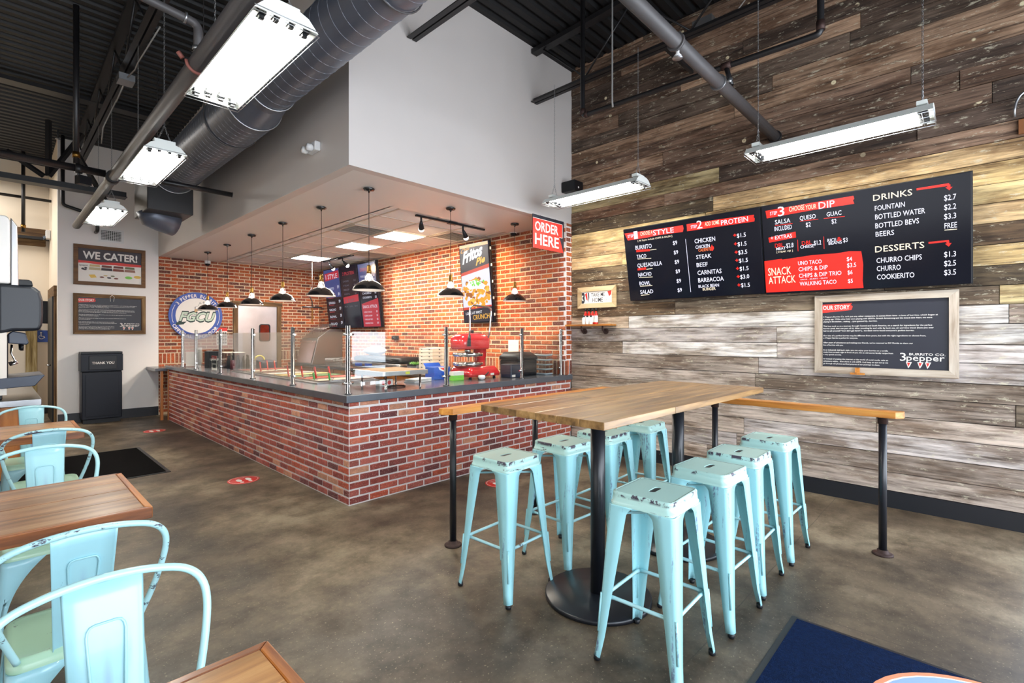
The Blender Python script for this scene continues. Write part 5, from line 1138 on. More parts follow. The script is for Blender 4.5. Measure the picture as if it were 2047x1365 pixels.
def oven():
    r = thing('chip_warmer', 'slant-fronted steel warmer with wire baskets on top, kitchen corner', 'warmer', (5.0, 10.6, .91))
    t = MB(); t.prism([(4.62, 10.22, .911), (4.76, 10.22, 1.47), (5.02, 10.22, 1.66), (XK-.02, 10.22, 1.66), (XK-.02, 10.22, .911)], (0, .78, 0)); t.build('body', M_steel, r, bevel=.005)
    t = MB(); t.prism([(4.612, 10.26, .94), (4.615, 10.26, .93), (4.735, 10.26, 1.41), (4.725, 10.26, 1.41)], (0, .70, 0)); d = t.build('front_flap', mat('red_reflection_steel', srgb(196, 160, 156), .25, .7), r)  # flap's reddish reflection is painted into its steel colour
    t = MB(); t.tube([(4.70, 10.3, 1.40), (4.67, 10.3, 1.38), (4.67, 10.92, 1.38), (4.70, 10.92, 1.40)], .008, 6); t.build('handle', M_chrome, d)
    for q in range(2):
        y0 = 10.26+q*.37; t = MB()
        for k in range(9): t.tube([(4.80+.05*k, y0, 1.54+.036*min(k, 5)), (4.80+.05*k, y0, 1.62+.03*min(k, 5)), (4.80+.05*k, y0+.32, 1.62+.03*min(k, 5)), (4.80+.05*k, y0+.32, 1.54+.036*min(k, 5))], .003, 4)
        for k in range(4): t.tube([(4.80, y0+.1*k, 1.62), (5.2, y0+.1*k, 1.77)], .003, 4)
        t.build('wire_basket', M_galv, r)
oven()
r = thing('wire_basket_bin', 'shallow grey wire crate on the kitchen work counter', 'basket', (4.9, 9.6, .911))
t = MB()
for k in range(12): t.tube([(4.72+.035*k, 9.4, .915), (4.70+.037*k, 9.38, 1.06)], .004, 4); t.tube([(4.70, 9.4+.03*k, .915), (4.68, 9.38+.033*k, 1.06)], .004, 4)
for z in (.915, .96, 1.01, 1.06): t.tube([(4.70, 9.4, z), (5.12, 9.4, z), (5.12, 9.78, z), (4.70, 9.78, z)], .004, 4, closed=True)
t.build('mesh', M_galv, r)
r = thing('panini_grill', 'black and steel contact grill with blue-labelled front on the work counter', 'grill', (4.9, 7.3, .911))
t = MB(); t.loops([rr(4.95, 7.9, .24, .78, .05, .93), rr(4.95, 7.9, .25, .79, .05, .95), rr(4.95, 7.9, .25, .79, .05, 1.02), rr(4.95, 7.9, .24, .78, .05, 1.03)], cap0=True, cap1=True); t.build('base', M_steel, r)
t = MB(); t.loops([rr(4.96, 7.9, .22, .76, .06, 1.045), rr(4.96, 7.9, .24, .78, .06, 1.06), rr(4.96, 7.9, .24, .78, .06, 1.11), rr(4.96, 7.9, .21, .74, .06, 1.14)], cap0=True, cap1=True); t.build('lid', M_blkpl, r)
t = MB(); t.tube([(4.74, 7.3, 1.08), (4.66, 7.3, 1.10), (4.66, 7.9, 1.10), (4.74, 7.9, 1.08)], .012, 8); t.build('handle', M_blkpl, r)
for y in (7.95, 8.3): t = MB(); t.box(4.696, 4.699, y, y+.25, .955, 1.01); t.build('blue_label', M_bluep, r)
r = thing('grey_bag', 'crumpled white packaging bag resting on the contact grill', 'bag', (5.0, 8.0, 1.145))
t = MB(); rg = random.Random(9); Ls = []
for i in range(7):
    f = i/6; R = .17*math.sin(PI*(.12+.8*f)); Ls.append([(4.97+R*math.cos(a)*(1+.25*rg.random()), 8.3+1.5*R*math.sin(a)*(1+.2*rg.random()), 1.143+.17*f+.01*rg.random()) for a in [2*PI*k/14 for k in range(14)]])
t.loops(Ls, True, cap0=True, cap1=True); t.build('wrap', M_white, r)
r = thing('lettuce_pan', 'steel pan of green lettuce on the work counter by the cartons', 'pan', (4.9, 6.2, .911))
t = MB(); t.loops([rr(4.95, 6.87, .14, .14, .03, .912), rr(4.95, 6.87, .16, .16, .03, 1.03), rr(4.95, 6.87, .18, .18, .03, 1.035)], False, cap0=True); t.build('tray', M_chrome, r)
t = MB(); rg = random.Random(2)
for i in range(90): c = Vector((4.95+rg.uniform(-.13, .13), 6.87+rg.uniform(-.12, .12), 1.03+rg.uniform(0, .03))); t.cbox(c, (.04, .03, .004), M=Matrix.Rotation(rg.uniform(0, 3), 3, (rg.random(), rg.random(), rg.random())))
q = t.build('lettuce', mat('leaf_green', srgb(90, 150, 60), .6), r); q['kind'] = 'stuff'
r = thing('thermostat', 'small black control box on the brick side wall', 'thermostat', (5.29, 7.3, 1.38)); p = at(790, 675, X=5.30)
t = MB(); t.box(5.28, XK-.013, p.y-.1, p.y+.1, p.z-.035, p.z+.035); t.build('body', M_blkpl, r, bevel=.004)
t = MB(); t.box(5.278, 5.2795, p.y-.06, p.y+.03, p.z-.02, p.z+.02); t.build('display', M_clear, r)
p = at(1026, 696, X=5.31); r = thing('wall_notice', 'white paper notice on the brick wall behind the printers', 'notice', (5.31, p.y, p.z-.14))
t = MB(); t.box(5.312, XK-.0125, p.y-.105, p.y+.105, p.z-.125, p.z+.125); t.build('sheet', M_cream2, r)
p = at(846, 706, X=5.31); r = thing('socket_cover', 'cream socket cover on the brick wall left of the cartons', 'socket', (5.31, p.y, p.z))
t = MB(); t.box(5.312, XK-.0125, p.y-.045, p.y+.045, p.z-.06, p.z+.06); t.build('plate', M_cream2, r)
t = MB(); t.box(5.31, 5.3115, p.y-.015, p.y+.015, p.z+.01, p.z+.035); t.box(5.31, 5.3115, p.y-.015, p.y+.015, p.z-.035, p.z-.01); t.build('outlet', M_blkpl, r)
# tall cup dispensers reflected near the door: two rows of stacked cups on a rack
r = thing('calendar_sheet', 'white grid notice with a red header on the brick wall by the kitchen door', 'notice', (3.26, YB-.02, 1.3))
pn = Panel((3.155, YB-.016, 1.68), (1, 0, 0), (0, 0, -1), .20, .36); t = MB(); t.prism([pn.p(0, 0), pn.p(.2, 0), pn.p(.2, .36), pn.p(0, .36)], pn.n*-.003); t.build('sheet', M_wprint, r)
t = MB(); pn.poly(t, [(0, 0), (.2, 0), (.2, .07), (0, .07)], .001, 1)
for a in range(5):
    for b in range(4): pn.poly(t, [(.015+.037*a, .09+.065*b), (.035+.037*a, .09+.065*b), (.035+.037*a, .135+.065*b), (.015+.037*a, .135+.065*b)], .001)
t.build('print', [M_blkpl, M_redp], r)
# portrait menu screens, angled on the side wall
YT = [11.02, 10.08, 9.30, 8.34]; ps = [(646.4, 542.5, 663, 655), (678.4, 537.4, 692.6, 655), (713, 529, 730.7, 654.6), (752, 522, 771, 653)]
ya = [at(a, b, X=5.10).y for a, b, _, _ in ps]
def pscreen(x_t, x_b, y0, y1, z0, z1, lb, grp, nm='menu_display'):
    o = Vector((x_t, y0, z1)); d = Vector((x_b-x_t, 0, z0-z1)); pn = Panel(o, (0, -1, 0), d, y0-y1, d.length)
    r = thing(nm, lb, 'screen', (XK-.05, (y0+y1)/2, z0), grp)
    slab(pn, 'panel', M_scr, r, .02, -.008); slab(pn, 'bezel', M_blkpl, r, .035, 0, off=-.021); return pn, r
DM = [mat('dim_screen_white', BK, .3, emit=srgb(206, 206, 220), es=.7), mat('dim_screen_red', BK, .3, emit=srgb(158, 40, 54), es=.8), mat('dim_screen_navy', BK, .3, emit=srgb(48, 62, 110), es=.8), mat('dim_screen_grey', BK, .3, emit=srgb(90, 88, 100), es=.7)]
G = 'portrait menu screens on the kitchen side wall'
W3 = (ya[0]-ya[3])/3
for i, lb in enumerate(('left portrait menu screen with red STYLE header and blue upper half', 'middle portrait menu screen, darkest of the three', 'right portrait menu screen with a rose-red SNACK ATTACK block')):
    y0 = ya[0]-W3*i-.006; y1 = ya[0]-W3*(i+1)+.006
    pn, r = pscreen(5.085, 5.235, y0, y1, 1.68, 2.985, lb, G); w, h = pn.w, pn.h; t = MB()
    if i == 0:
        pn.poly(t, [(.02, .02), (w-.02, .02), (w-.02, h*.48), (.02, h*.48)], .001, 2); pn.poly(t, [(.05, .1), (w-.03, .06), (w-.03, .22), (.05, .26)], .002, 1); text(t, pn, '1 STYLE', .1, .22, w-.2, .1, .003, 0)
        for k, s in enumerate(('BURRITO', 'TACO', 'QUESADILLA', 'NACHO', 'BOWL', 'SALAD')): text(t, pn, s, .12, .46+.155*k, .30, .05, .003, 0); text(t, pn, '$9', w-.14, .44+.155*k, .07, .06, .003, 0); pn.poly(t, [(.12, .48+.155*k), (.36, .48+.155*k), (.36, .49+.155*k), (.12, .49+.155*k)], .003, 1)
    elif i == 1:
        text(t, pn, '2 PROTEIN', .12, .2, w-.24, .07, .002, 1); pn.poly(t, [(.06, h*.50), (w-.04, h*.47), (w-.04, h*.58), (.06, h*.6)], .001, 1); text(t, pn, '3 DIP', .12, h*.585, .4, .07, .003, 3)
        for k, s in enumerate(('CHICKEN', 'STEAK', 'BEEF', 'CARNITAS')): text(t, pn, s, .12, .34+.09*k, .24, .035, .003, 3); text(t, pn, '$1.5', w-.16, .34+.09*k, .09, .035, .003, 3)
        for k, s in enumerate(('SALSA', 'QUESO', 'GUAC')): text(t, pn, s, .08+.21*k, h*.66, .14, .03, .003, 3)
    else:
        pn.poly(t, [(.04, .03), (w-.04, .03), (w-.04, h*.40), (.04, h*.40)], .0008, 2); text(t, pn, 'DRINKS', .12, .18, .32, .07, .003, 1)
        for k, s in enumerate(('FOUNTAIN', 'BOTTLED WATER', 'BOTTLED BEVS', 'BEERS', 'CHURRO', 'COOKIERITO')): text(t, pn, s, .12, .30+.085*k, .34, .04, .003, 0); text(t, pn, '$2', w-.14, .30+.085*k, .06, .04, .003, 0)
        pn.poly(t, [(.05, h*.63), (w-.04, h*.56), (w-.04, h-.02), (.05, h-.02)], .001, 1); text(t, pn, 'SNACK ATTACK', .09, h*.70, w-.18, .06, .003, 0)
        for k, s in enumerate(('UNO TACO', 'CHIPS & DIP', 'CHIPS & DIP TRIO', 'WALKING TACO')): text(t, pn, s, .12, h*.77+.075*k, .30, .03, .003, 0); text(t, pn, '$5', w-.15, h*.77+.075*k, .05, .035, .003, 0)
    t.build('screen_print', DM, r)
# portrait food poster screen
pn, r = pscreen(5.12, 5.235, 6.05, 5.36, 1.715, 2.955, 'tall food poster screen reading LOVE AT FIRST CRUNCH! near the track light', None, 'poster_display')
w, h = pn.w, pn.h; t = MB()
EM = lambda n, c, s=.85: mat(n, BK, .4, emit=c, es=s)
PM = [EM('poster_navy', srgb(36, 34, 48)), EM('poster_red', srgb(190, 60, 44)), EM('poster_lilac', srgb(206, 206, 226)), EM('poster_gold', srgb(222, 150, 40)), EM('poster_amber', srgb(236, 176, 70)), EM('poster_green', srgb(110, 200, 60)), EM('poster_white', srgb(240, 240, 244)), EM('poster_brown', srgb(150, 84, 30)), EM('poster_peach', srgb(236, 176, 130))]
pn.poly(t, [(.02, .02), (w-.02, .02), (w-.02, h*.34), (.02, h*.36)], .0006, 0); pn.poly(t, [(.02, .015), (w-.02, .015), (w-.02, .06), (.02, .06)], .001, 8)
pn.poly(t, [(.02, h*.36), (w-.02, h*.28), (w-.02, h*.80), (.02, h*.82)], .0006, 2); pn.poly(t, [(.02, h*.36), (w-.02, h*.28), (w-.02, h*.325), (.02, h*.40)], .001, 1); pn.poly(t, [(.02, h*.80), (w-.02, h*.78), (w-.02, h*.80), (.02, h*.835)], .0012, 1)
rg = random.Random(4)
for k in range(130):
    a = rg.uniform(0, 2*PI); q = rg.random()**.5; x = w*.5+w*.44*q*math.cos(a); y = h*.62+h*.185*q*math.sin(a); s = rg.uniform(.02, .05); b = rg.uniform(0, 3)
    pn.poly(t, [(min(w-.02, max(.02, x+s*math.cos(b+c)*(1 if c % 2 else .7))), y+s*math.sin(b+c)*.8) for c in (0, 1.2, 2.2, 3.3, 4.6, 5.4)], .0014+.00002*k, rg.choice((3, 3, 4, 7, 3)))
pn.poly(t, [(w*.18, h*.53), (w*.3, h*.47), (w*.5, h*.46), (w*.7, h*.50), (w*.82, h*.54), (w*.76, h*.585), (w*.5, h*.57), (w*.3, h*.575)], .0045, 6)
for k in range(26): x = w*.5+rg.gauss(0, w*.13); y = h*.495+rg.gauss(0, h*.022); s = rg.uniform(.008, .022); pn.poly(t, [(x+s*math.cos(c), y+s*math.sin(c)) for c in (0, 1.3, 2.4, 3.8, 5.1)], .005+.00002*k, 5)
text(t, pn, 'Chili', w*.07, h*.115, w*.32, .06, .002, 3, shear=.3, tilt=.25); text(t, pn, 'Fritos', w*.10, h*.245, w*.72, .17, .003, 6, bold=.045, shear=.35, tilt=.22); text(t, pn, 'Pie', w*.55, h*.285, w*.32, .10, .004, 4, bold=.03, shear=.35, tilt=.2)
pn.poly(t, [(.02, h*.835), (w-.02, h*.80), (w-.02, h-.02), (.02, h-.02)], .0018, 0); text(t, pn, 'LOVE AT FIRST', w*.10, h*.895, w*.55, .04, .003, 6, tilt=.06); text(t, pn, 'CRUNCH!', w*.34, h*.96, w*.58, .075, .003, 4, tilt=.06)
t.build('screen_print', PM, r)
for i in range(5): q = pn.p(pn.w+.003, .12+.25*i, -.03); t = MB(); t.cbox(q, (.02, .01, .04)); t.build('port', M_white, r)

# ------------------------------------------------------------------ suspended four-tube fixtures
def make_fixture():
    r = thing('high_bay_light', '', 'light'); ORG[r.name] = Vector((0, 0, 0)); L = .61
    t = MB(); P = [(-.155, 0), (-.105, .055), (-.05, .075), (.05, .075), (.105, .055), (.155, 0), (.151, 0), (.102, .050), (.05, .070), (-.05, .070), (-.102, .050), (-.151, 0)]
    t.prism([(x, -L, z+.02) for x, z in P], (0, 2*L, 0)); t.build('reflector', M_white_fix, r)
    for s in (-1, 1):
        t = MB(); t.prism([(x, s*L, z+.02) for x, z in P[:6]], (0, s*.004, 0)); t.build('end_plate', M_white_fix, r)
        t = MB(); t.box(-.075, .075, s*(L-.06)-.03, s*(L-.06)+.03+(.03 if s > 0 else 0)*0, .096, .125); t.build('ballast_box', M_white_fix, r)
    for i in range(4):
        x = (-.105, -.037, .037, .105)[i]; z = .052 if i in (1, 2) else .036
        t = MB(); t.tube([(x, -L+.085, z), (x, L-.085, z)], .0125, 8); t.build('tube', M_tube, r)
        for s in (-1, 1): t = MB(); t.box(x-.017, x+.017, s*(L-.055)-.028, s*(L-.055)+.028, z-.014, z+.014); t.box(x-.012, x+.012, s*(L-.055)-.012, s*(L-.055)+.012, z-.03, z-.0145); t.build('lamp_holder', M_blkpl, r)
    t = MB(); k = .0016
    for x in (-.158, .158): t.tube([(x, -L-.006, .005), (x, L+.006, .005)], k*1.4, 4)
    for x in (-.053, .053): t.tube([(x, -L-.006, .004), (x, L+.006, .004)], k, 4)
    for y in [-L-.006+(2*L+.012)*q/20 for q in range(21)]:
        t.tube([(-.158, y, .005), (.158, y, .005)], k if 0 < abs(y) < L else k*1.6, 4)
    for s in (-1, 1): t.tube([(-.155, s*(L+.006), .03), (.155, s*(L+.006), .03)], k*1.6, 4)
    t.build('wire_guard', M_galv, r)
    def chain(pts):
        t = MB(); tot = 0
        for (a, b) in zip(pts, pts[1:]):
            a, b = Vector(a), Vector(b); n = max(2, int((b-a).length/.024)); d = (b-a)/n; dn = d.normalized(); u = dn.orthogonal().normalized(); v = dn.cross(u)
            for q in range(n):
                c = a+d*(q+.5); w_ = u if q % 2 else v; hl = d.length*.62; hw = .0062
                t.tube([c+dn*hl*math.sin(t2)+w_*hw*math.cos(t2) for t2 in [2*PI*m/6 for m in range(6)]], .0018, 3, closed=True)
        return t
    for s in (-1, 1):
        y = s*(L-.06)
        chain([(0, y, .25), (0, y, 1.44)]).build('chain', M_galv, r)
        chain([(0, y, .25), (-.045, y, .126)]).build('chain', M_galv, r); chain([(0, y, .25), (.045, y, .126)]).build('chain', M_galv, r)
    return r
fx = make_fixture(); first = True
for (x, y, a, lb) in ((1.0, 3.09, 0, 'hanging four-tube light nearest the camera, upper left'), (1.0, 5.585, 0, 'hanging four-tube light in the middle of the left row'), (1.0, 8.31, 0, 'farthest hanging four-tube light of the left row, above the catering sign'),
    (4.58, 3.11, 0, 'hanging four-tube light in front of the bulkhead corner by the plank wall'), (4.575, .85, 0, 'hanging four-tube light before the plank wall above the right menu screen')):
    o = fx if first else copy_tree(fx); first = False
    o.location = (x, y, 3.045); o['label'] = lb; o['group'] = 'hanging four-tube lights'

# ------------------------------------------------------------------ pendants over the counter
def make_pendant():
    r = thing('pendant_lamp', '', 'lamp'); ORG[r.name] = Vector((0, 0, 0))
    t = MB(); t.lathe([(0.0, 1.048), (.055, 1.047), (.06, 1.04), (.05, 1.025), (.012, 1.02), (.006, 1.0)], (0, 0, 0), 24); t.build('canopy', M_shade, r)
    t = MB(); t.tube([(0, 0, 1.005), (0, 0, .245)], .0032, 6); t.build('cord', M_blkpl, r)
    t = MB(); t.lathe([(0.006, .262), (.018, .256), (.021, .245), (.021, .205), (.024, .20), (.024, .175), (.018, .172)], (0, 0, 0), 18); t.build('socket', M_brass, r)
    t = MB()
    for k in range(8):
        a = 2*PI*k/8; t.tube([(.022*math.cos(a), .022*math.sin(a), .178), (.03*math.cos(a), .03*math.sin(a), .15), (.05*math.cos(a), .05*math.sin(a), .095)], .0035, 5)
    t.build('cage', M_chrome, r)
    t = MB(); t.lathe([(.045, .102), (.058, .098), (.085, .086), (.12, .064), (.148, .034), (.160, .008), (.165, .0), (.167, .0)], (0, 0, 0), 40, capend=False); sh = t.build('shade', M_shade, r)
    t = MB(); t.lathe([(.043, .098), (.056, .094), (.083, .082), (.118, .060), (.146, .031), (.158, .006), (.163, .0005)], (0, 0, 0), 40, capend=False); t.build('shade_lining', M_shadein, sh)
    t = MB(); t.lathe([(0.0, .045), (.02, .052), (.030, .075), (.026, .11), (.014, .15), (.012, .172)], (0, 0, 0), 16); t.build('bulb', M_bulb, r)
    return r
pe = make_pendant(); first = True
PL = [(2.67, 10.14, 'farthest pendant, over the far end of the long counter'), (2.67, 9.06, 'second pendant from the far end, left of the kitchen door'), (2.67, 7.93, 'third pendant from the far end, in front of the kitchen door'), (2.67, 6.78, 'fourth pendant from the far end, right of the kitchen door'), (2.66, 5.63, 'fifth pendant from the far end, left of the portrait menu screens'), (2.66, 4.56, 'corner pendant, largest one, before the portrait menu screens'), (3.735, 4.555, 'pendant between the corner one and the food poster screen'), (4.85, 4.56, 'rightmost pendant, over the black printers')]
for (x, y, lb) in PL:
    o = pe if first else copy_tree(pe); first = False
    o.location = (x, y, 1.98); o['label'] = 'black dome pendant lamp, '+lb; o['group'] = 'black dome pendants over the counter'
    l = bpy.data.lights.new('pendant_glow', 'SPOT'); l.energy = 16; l.spot_size = 2.4; l.spot_blend = .5; l.color = (1, .82, .6); l.shadow_soft_size = .04; q = bpy.data.objects.new('pendant_glow', l); COL.objects.link(q); q.location = (x, y, 2.01)
# track lights
def track(x0, y0, x1, y1, lb, heads):
    z = ZS+.018; r = thing('track_light', lb, 'light', ((x0+x1)/2, (y0+y1)/2, z), 'black ceiling track lights')
    d = Vector((x1-x0, y1-y0, 0)).normalized(); M = Matrix.Rotation(math.atan2(d.y, d.x), 3, 'Z'); c = Vector(((x0+x1)/2, (y0+y1)/2, z-.02)); Ln = math.hypot(x1-x0, y1-y0)
    t = MB(); t.cbox(c, (Ln, .035, .022), M=M); t.build('rail', M_blkpl, r)
    t = MB(); t.cbox(c-Vector((0, 0, .002)), (.14, .06, .03), M=M); t.build('feed', M_blkpl, r)
    for (f, dx, dy, en) in heads:
        p = Vector((x0, y0, z-.03))+Vector((x1-x0, y1-y0, 0))*f; dv = Vector((dx, dy, -1)).normalized()
        t = MB(); t.tube([p, p-Vector((0, 0, .05))], .012, 8); a = p-Vector((0, 0, .05)); t.tube([a, a+dv*.04, a+dv*.09, a+dv*.12], [.014, .024, .034, .038], 14); hd = t.build('head', M_blkpl, r)
        b = a+dv*.118; u = dv.orthogonal().normalized(); v = dv.cross(u)
        t = MB(); t.loops([[b+(u*math.cos(g)+v*math.sin(g))*q+dv*h for g in [2*PI*k/14 for k in range(14)]] for q, h in ((.036, .004), (.034, .025), (.018, .042), (.001, .046))], True); t.build('lamp', M_bulb, hd)
        l = bpy.data.lights.new('track_spot', 'SPOT'); l.energy = en; l.spot_size = 2.1; l.spot_blend = .8; l.color = (1, .66, .34); l.shadow_soft_size = .04; o = bpy.data.objects.new('track_spot', l); COL.objects.link(o); o.location = b+dv*.06; o.rotation_euler = dv.to_track_quat('-Z', 'Y').to_euler()
track(3.66, 5.15, 4.84, 5.15, 'black ceiling track with two lit heads before the food poster screen', [(.07, .75, 1.0, 150), (.66, .9, .35, 50)])
track(4.66, 8.55, 4.66, 9.75, 'black ceiling track close to the portrait menu screens', [(.35, .9, -.5, 80), (.8, .9, .1, 35)])
# domes, sprinklers, emergency light, speaker
for (px, py, kw, lb) in ((415, 526, dict(Y=YB-.06), 'small white dome camera on the brick wall behind the farthest pendant'), (1026, 465, dict(X=XK-.06), 'small white dome camera above the rightmost pendant on the brick side wall')):
    p = at(px, py, **kw); r = thing('dome_camera', lb, 'camera', p, 'white dome cameras')
    t = MB(); t.lathe([(.0, .06), (.055, .06), (.055, 0), (.05, -.012)], p, 18); t.build('housing', M_white, r)
    t = MB(); t.lathe([(.046, -.012), (.042, -.035), (.02, -.052), (0, -.055)], p, 18); t.build('lens_dome', M_blkpl, r)
r = thing('emergency_light', 'white twin-head emergency light on the shaded bulkhead side', 'light', (XS-.05, 4.69, 3.3))
t = MB(); t.box(XS-.06, XS-.001, 4.60, 4.78, 3.29, 3.38); t.build('body', M_white, r, bevel=.012)
for y in (4.64, 4.745): t = MB(); t.lathe([(0, -.125), (.033, -.12), (.036, -.08), (.02, -.061)], (XS, y, 3.31), 14, axis='X'); t.build('head', M_clear if False else M_white, r)
r = thing('wall_speaker', 'dark green-black speaker box in the corner behind the hanging light', 'speaker', (5.3, 3.9, 3.45))
t = MB(); t.box(5.22, 5.42, 3.84, 4.055, 3.42, 3.56); t.build('body', M_blkpl, r, bevel=.012)
t = MB(); t.lathe([(.0, -.004), (.012, -.003), (.014, 0)], (5.31, 3.839, 3.47), 10, axis='Y'); t.build('badge', M_white, r)
# ------------------------------------------------------------------ duct
r = thing('spiral_duct', 'big slate-grey spiral air duct running above the counter', 'duct', (1.70, 5, 3.5))
DXC, DZC = 1.70, 3.72
def cyl(y0, y1, r0, r1, name, m_, par, n=40):
    t = MB(); t.lathe([(r0, y0), (r1, y1)], (DXC, 0, DZC), n, axis='Y', capend=False); return t.build(name, m_, par)
cyl(-2.4, 4.55, .20, .20, 'duct_run', M_duct, r); cyl(4.55, 4.66, .205, .205, 'coupling', M_duct, r); cyl(4.66, 5.0, .205, .255, 'reducer', M_duct, r); cyl(5.0, 8.0, .255, .255, 'duct_run', M_duct, r)
t = MB()
def helix(y0, y1, R, pitch):
    n = int((y1-y0)/pitch*24); pts = [(DXC+R*math.cos(2*PI*k/24), y0+pitch*k/24, DZC+R*math.sin(2*PI*k/24)) for k in range(n)]; t.tube(pts, .0028, 4, cap=False)
helix(.3, 4.5, .2, .13); helix(5.05, 7.95, .255, .09); t.build('spiral_seam', M_seam, r)
t = MB()
for y, R in ((4.55, .207), (4.98, .258), (7.97, .259)): t = MB(); t.tube([(DXC+R*math.cos(2*PI*k/36), y, DZC+R*math.sin(2*PI*k/36)) for k in range(36)], .006, 5, closed=True); t.build('joint_ring', mat('silver_tape', srgb(196, 198, 202), .3, .8), r)
t = MB(); t.box(1.40, 1.93, 8.0, 8.86, 3.20, 4.0); t.build('plenum_box', mat('painted_sheet', srgb(44, 42, 43), .45, .0, var=.25, vscale=2), r, bevel=.012)
t = MB(); pts = [(1.60, 8.45, 3.2), (1.61, 8.46, 3.1), (1.66, 8.48, 3.0), (1.74, 8.5, 2.95), (1.86, 8.52, 2.93)]
t.tube([(1.52, 8.44, 3.28)]+[(1.55+.09*q, 8.44+.02*q, 3.20-.018*q) for q in range(4)], .185, 30); t.build('elbow', M_duct, r)
for y in (2.6, 5.6, 7.6):
    t = MB(); rr_ = .21 if y < 4.5 else .262; t.tube([(DXC+rr_*math.cos(a), y, DZC+rr_*math.sin(a)) for a in [PI*1.0+PI*k/16 for k in range(17)]], .006, 4); t.tube([(DXC-rr_, y, DZC), (DXC-rr_, y, 4.9)], .004, 4); t.tube([(DXC+rr_, y, DZC), (DXC+rr_, y, 4.9)], .004, 4); t.build('hanger_strap', M_pipe, r)
# ------------------------------------------------------------------ joists, girder, pipes
def joist(x, y0, y1, lb, zb=4.42):
    r = thing('steel_joist', lb, 'joist', (x, (y0+y1)/2, zb), 'black open-web joists')
    za = zc(y0)-.04; ze = zc(y1)-.04
    t = MB(); t.box(x-.055, x-.008, y0, y1, zb, zb+.008); t.box(x+.008, x+.055, y0, y1, zb, zb+.008); t.box(x-.014, x-.008, y0, y1, zb+.009, zb+.055); t.box(x+.008, x+.014, y0, y1, zb+.009, zb+.055); t.build('bottom_chord', M_blk, r)
    t = MB(); t.prism([(x-.05, y0, za), (x+.05, y0, za), (x+.05, y0, za-.055), (x-.05, y0, za-.055)], (0, y1-y0, ze-za)); t.build('top_chord', M_blk, r)
    n = max(2, round((y1-y0)/.62)); h_ = (y1-y0-.3)/n
    for k in range(n):
        a = y0+.15+k*h_; b = a+h_; zt = lambda y: zc(y)-.085
        t = MB(); t.tube([(x, a, zb+.05 if k % 2 else zt(a)), (x, b, zt(b) if k % 2 else zb+.05)], .011, 6); t.build('web_rod', M_blk, r)
for x, y1, lb in ((4.66, YS-.01, 'black open-web joist nearest the plank wall'), (2.83, YS-.01, 'black open-web joist meeting the middle of the white bulkhead'), (1.0, 13.2, 'black open-web joist above the left row of hanging lights'), (-.83, 13.2, 'black open-web joist at the far left of the ceiling')): joist(x, -2.45, y1, lb)
r = thing('roof_girder', 'black truss girder crossing before the white wall', 'girder', (-1, 9.3, 3.6))
t = MB(); t.box(-3.9, 1.37, 9.27, 9.28, 3.58, 3.66); t.box(-3.9, 1.37, 9.33, 9.34, 3.58, 3.66); t.box(-3.9, 1.37, 9.2, 9.4, 3.57, 3.579); t.build('bottom_chord', M_blk, r)
for (q0, q1) in (((97, 352), (165, 268)), ((88, 352), (12, 300)), ((97, 352), (97, 240)), ((-80, 340), (-10, 250)), ((210, 400), (150, 300))):
    a, b = at(*q0, Y=9.3), at(*q1, Y=9.3); t = MB(); t.tube([a, b], .035, 4, smooth=False); t.build('web_bar', M_blk, r)
t = MB(); t.box(-3.9, 1.9, 9.2, 9.4, 4.86, 4.91); t.build('top_chord', M_blk, r)
def pipe(name, lb, pts, rad, m_=None, flg=(), cat='pipe', n=14):
    r = thing(name, lb, cat, pts[0]); t = MB(); P = [Vector(p) for p in pts]; Q = [P[0]]
    for i in range(1, len(P)-1):
        a, b, c = P[i-1], P[i], P[i+1]; rr2 = min(rad*1.8, (b-a).length/2, (c-b).length/2)
        for k in range(5): f = k/4; p0 = b+(a-b).normalized()*rr2; p1 = b+(c-b).normalized()*rr2; Q.append(p0*(1-f)**2+b*2*f*(1-f)+p1*f*f)
    Q.append(P[-1]); t.tube(Q, rad, n); t.build('run', m_ or M_pipe, r)
    for i, f in enumerate(flg):
        t = MB(); p, d = Vector(f[0]), Vector(f[1]).normalized(); t.tube([p-d*f[2], p+d*f[2]], rad*1.28, n); t.build('coupling', f[3] if len(f) > 3 else (m_ or M_pipe), r)
    return r
rp = pipe('sprinkler_main', 'thick dark sprinkler main descending past the left row of lights', [(.90, -2.4, 3.25), (.90, 10.35, 3.25)], .052, M_pipe, [((.90, 6.92, 3.25), (0, 1, 0), .08, M_blk)])
# red clamp and gooseneck tee onto the main
t = MB(); t.tube([(.90+.066*math.cos(a), 3.62, 3.25+.066*math.sin(a)) for a in [PI*1.0+PI*k/14 for k in range(15)]], .010, 6); t.tube([(.815, 3.62, 3.25), (.79, 3.62, 3.28)], .014, 6); t.tube([(.985, 3.62, 3.25), (1.0, 3.62, 3.28)], .014, 6); t.build('clamp', mat('faded_red_iron', srgb(160, 96, 86), .6), rp)
pipe('sprinkler_branch', 'dark gooseneck branch pipe rising from the red clamped main', [(.90, 3.62, 3.30), (.90, 3.62, 3.50), (.35, 3.62, 3.56), (.35, 3.62, 3.95)], .026, M_pipe, [((.90, 3.62, 3.34), (0, 0, 1), .012, M_galv), ((.83, 3.62, 3.51), (1, 0, -.1), .006, M_galv), ((.44, 3.62, 3.55), (1, 0, -.1), .006, M_galv)])
pipe('sprinkler_cross', 'dark cross pipe tied into the main before the far wall', [(-3.8, 6.92, 3.34), (.84, 6.92, 3.28)], .038, M_blk, [((.62, 6.92, 3.28), (1, 0, 0), .03)])
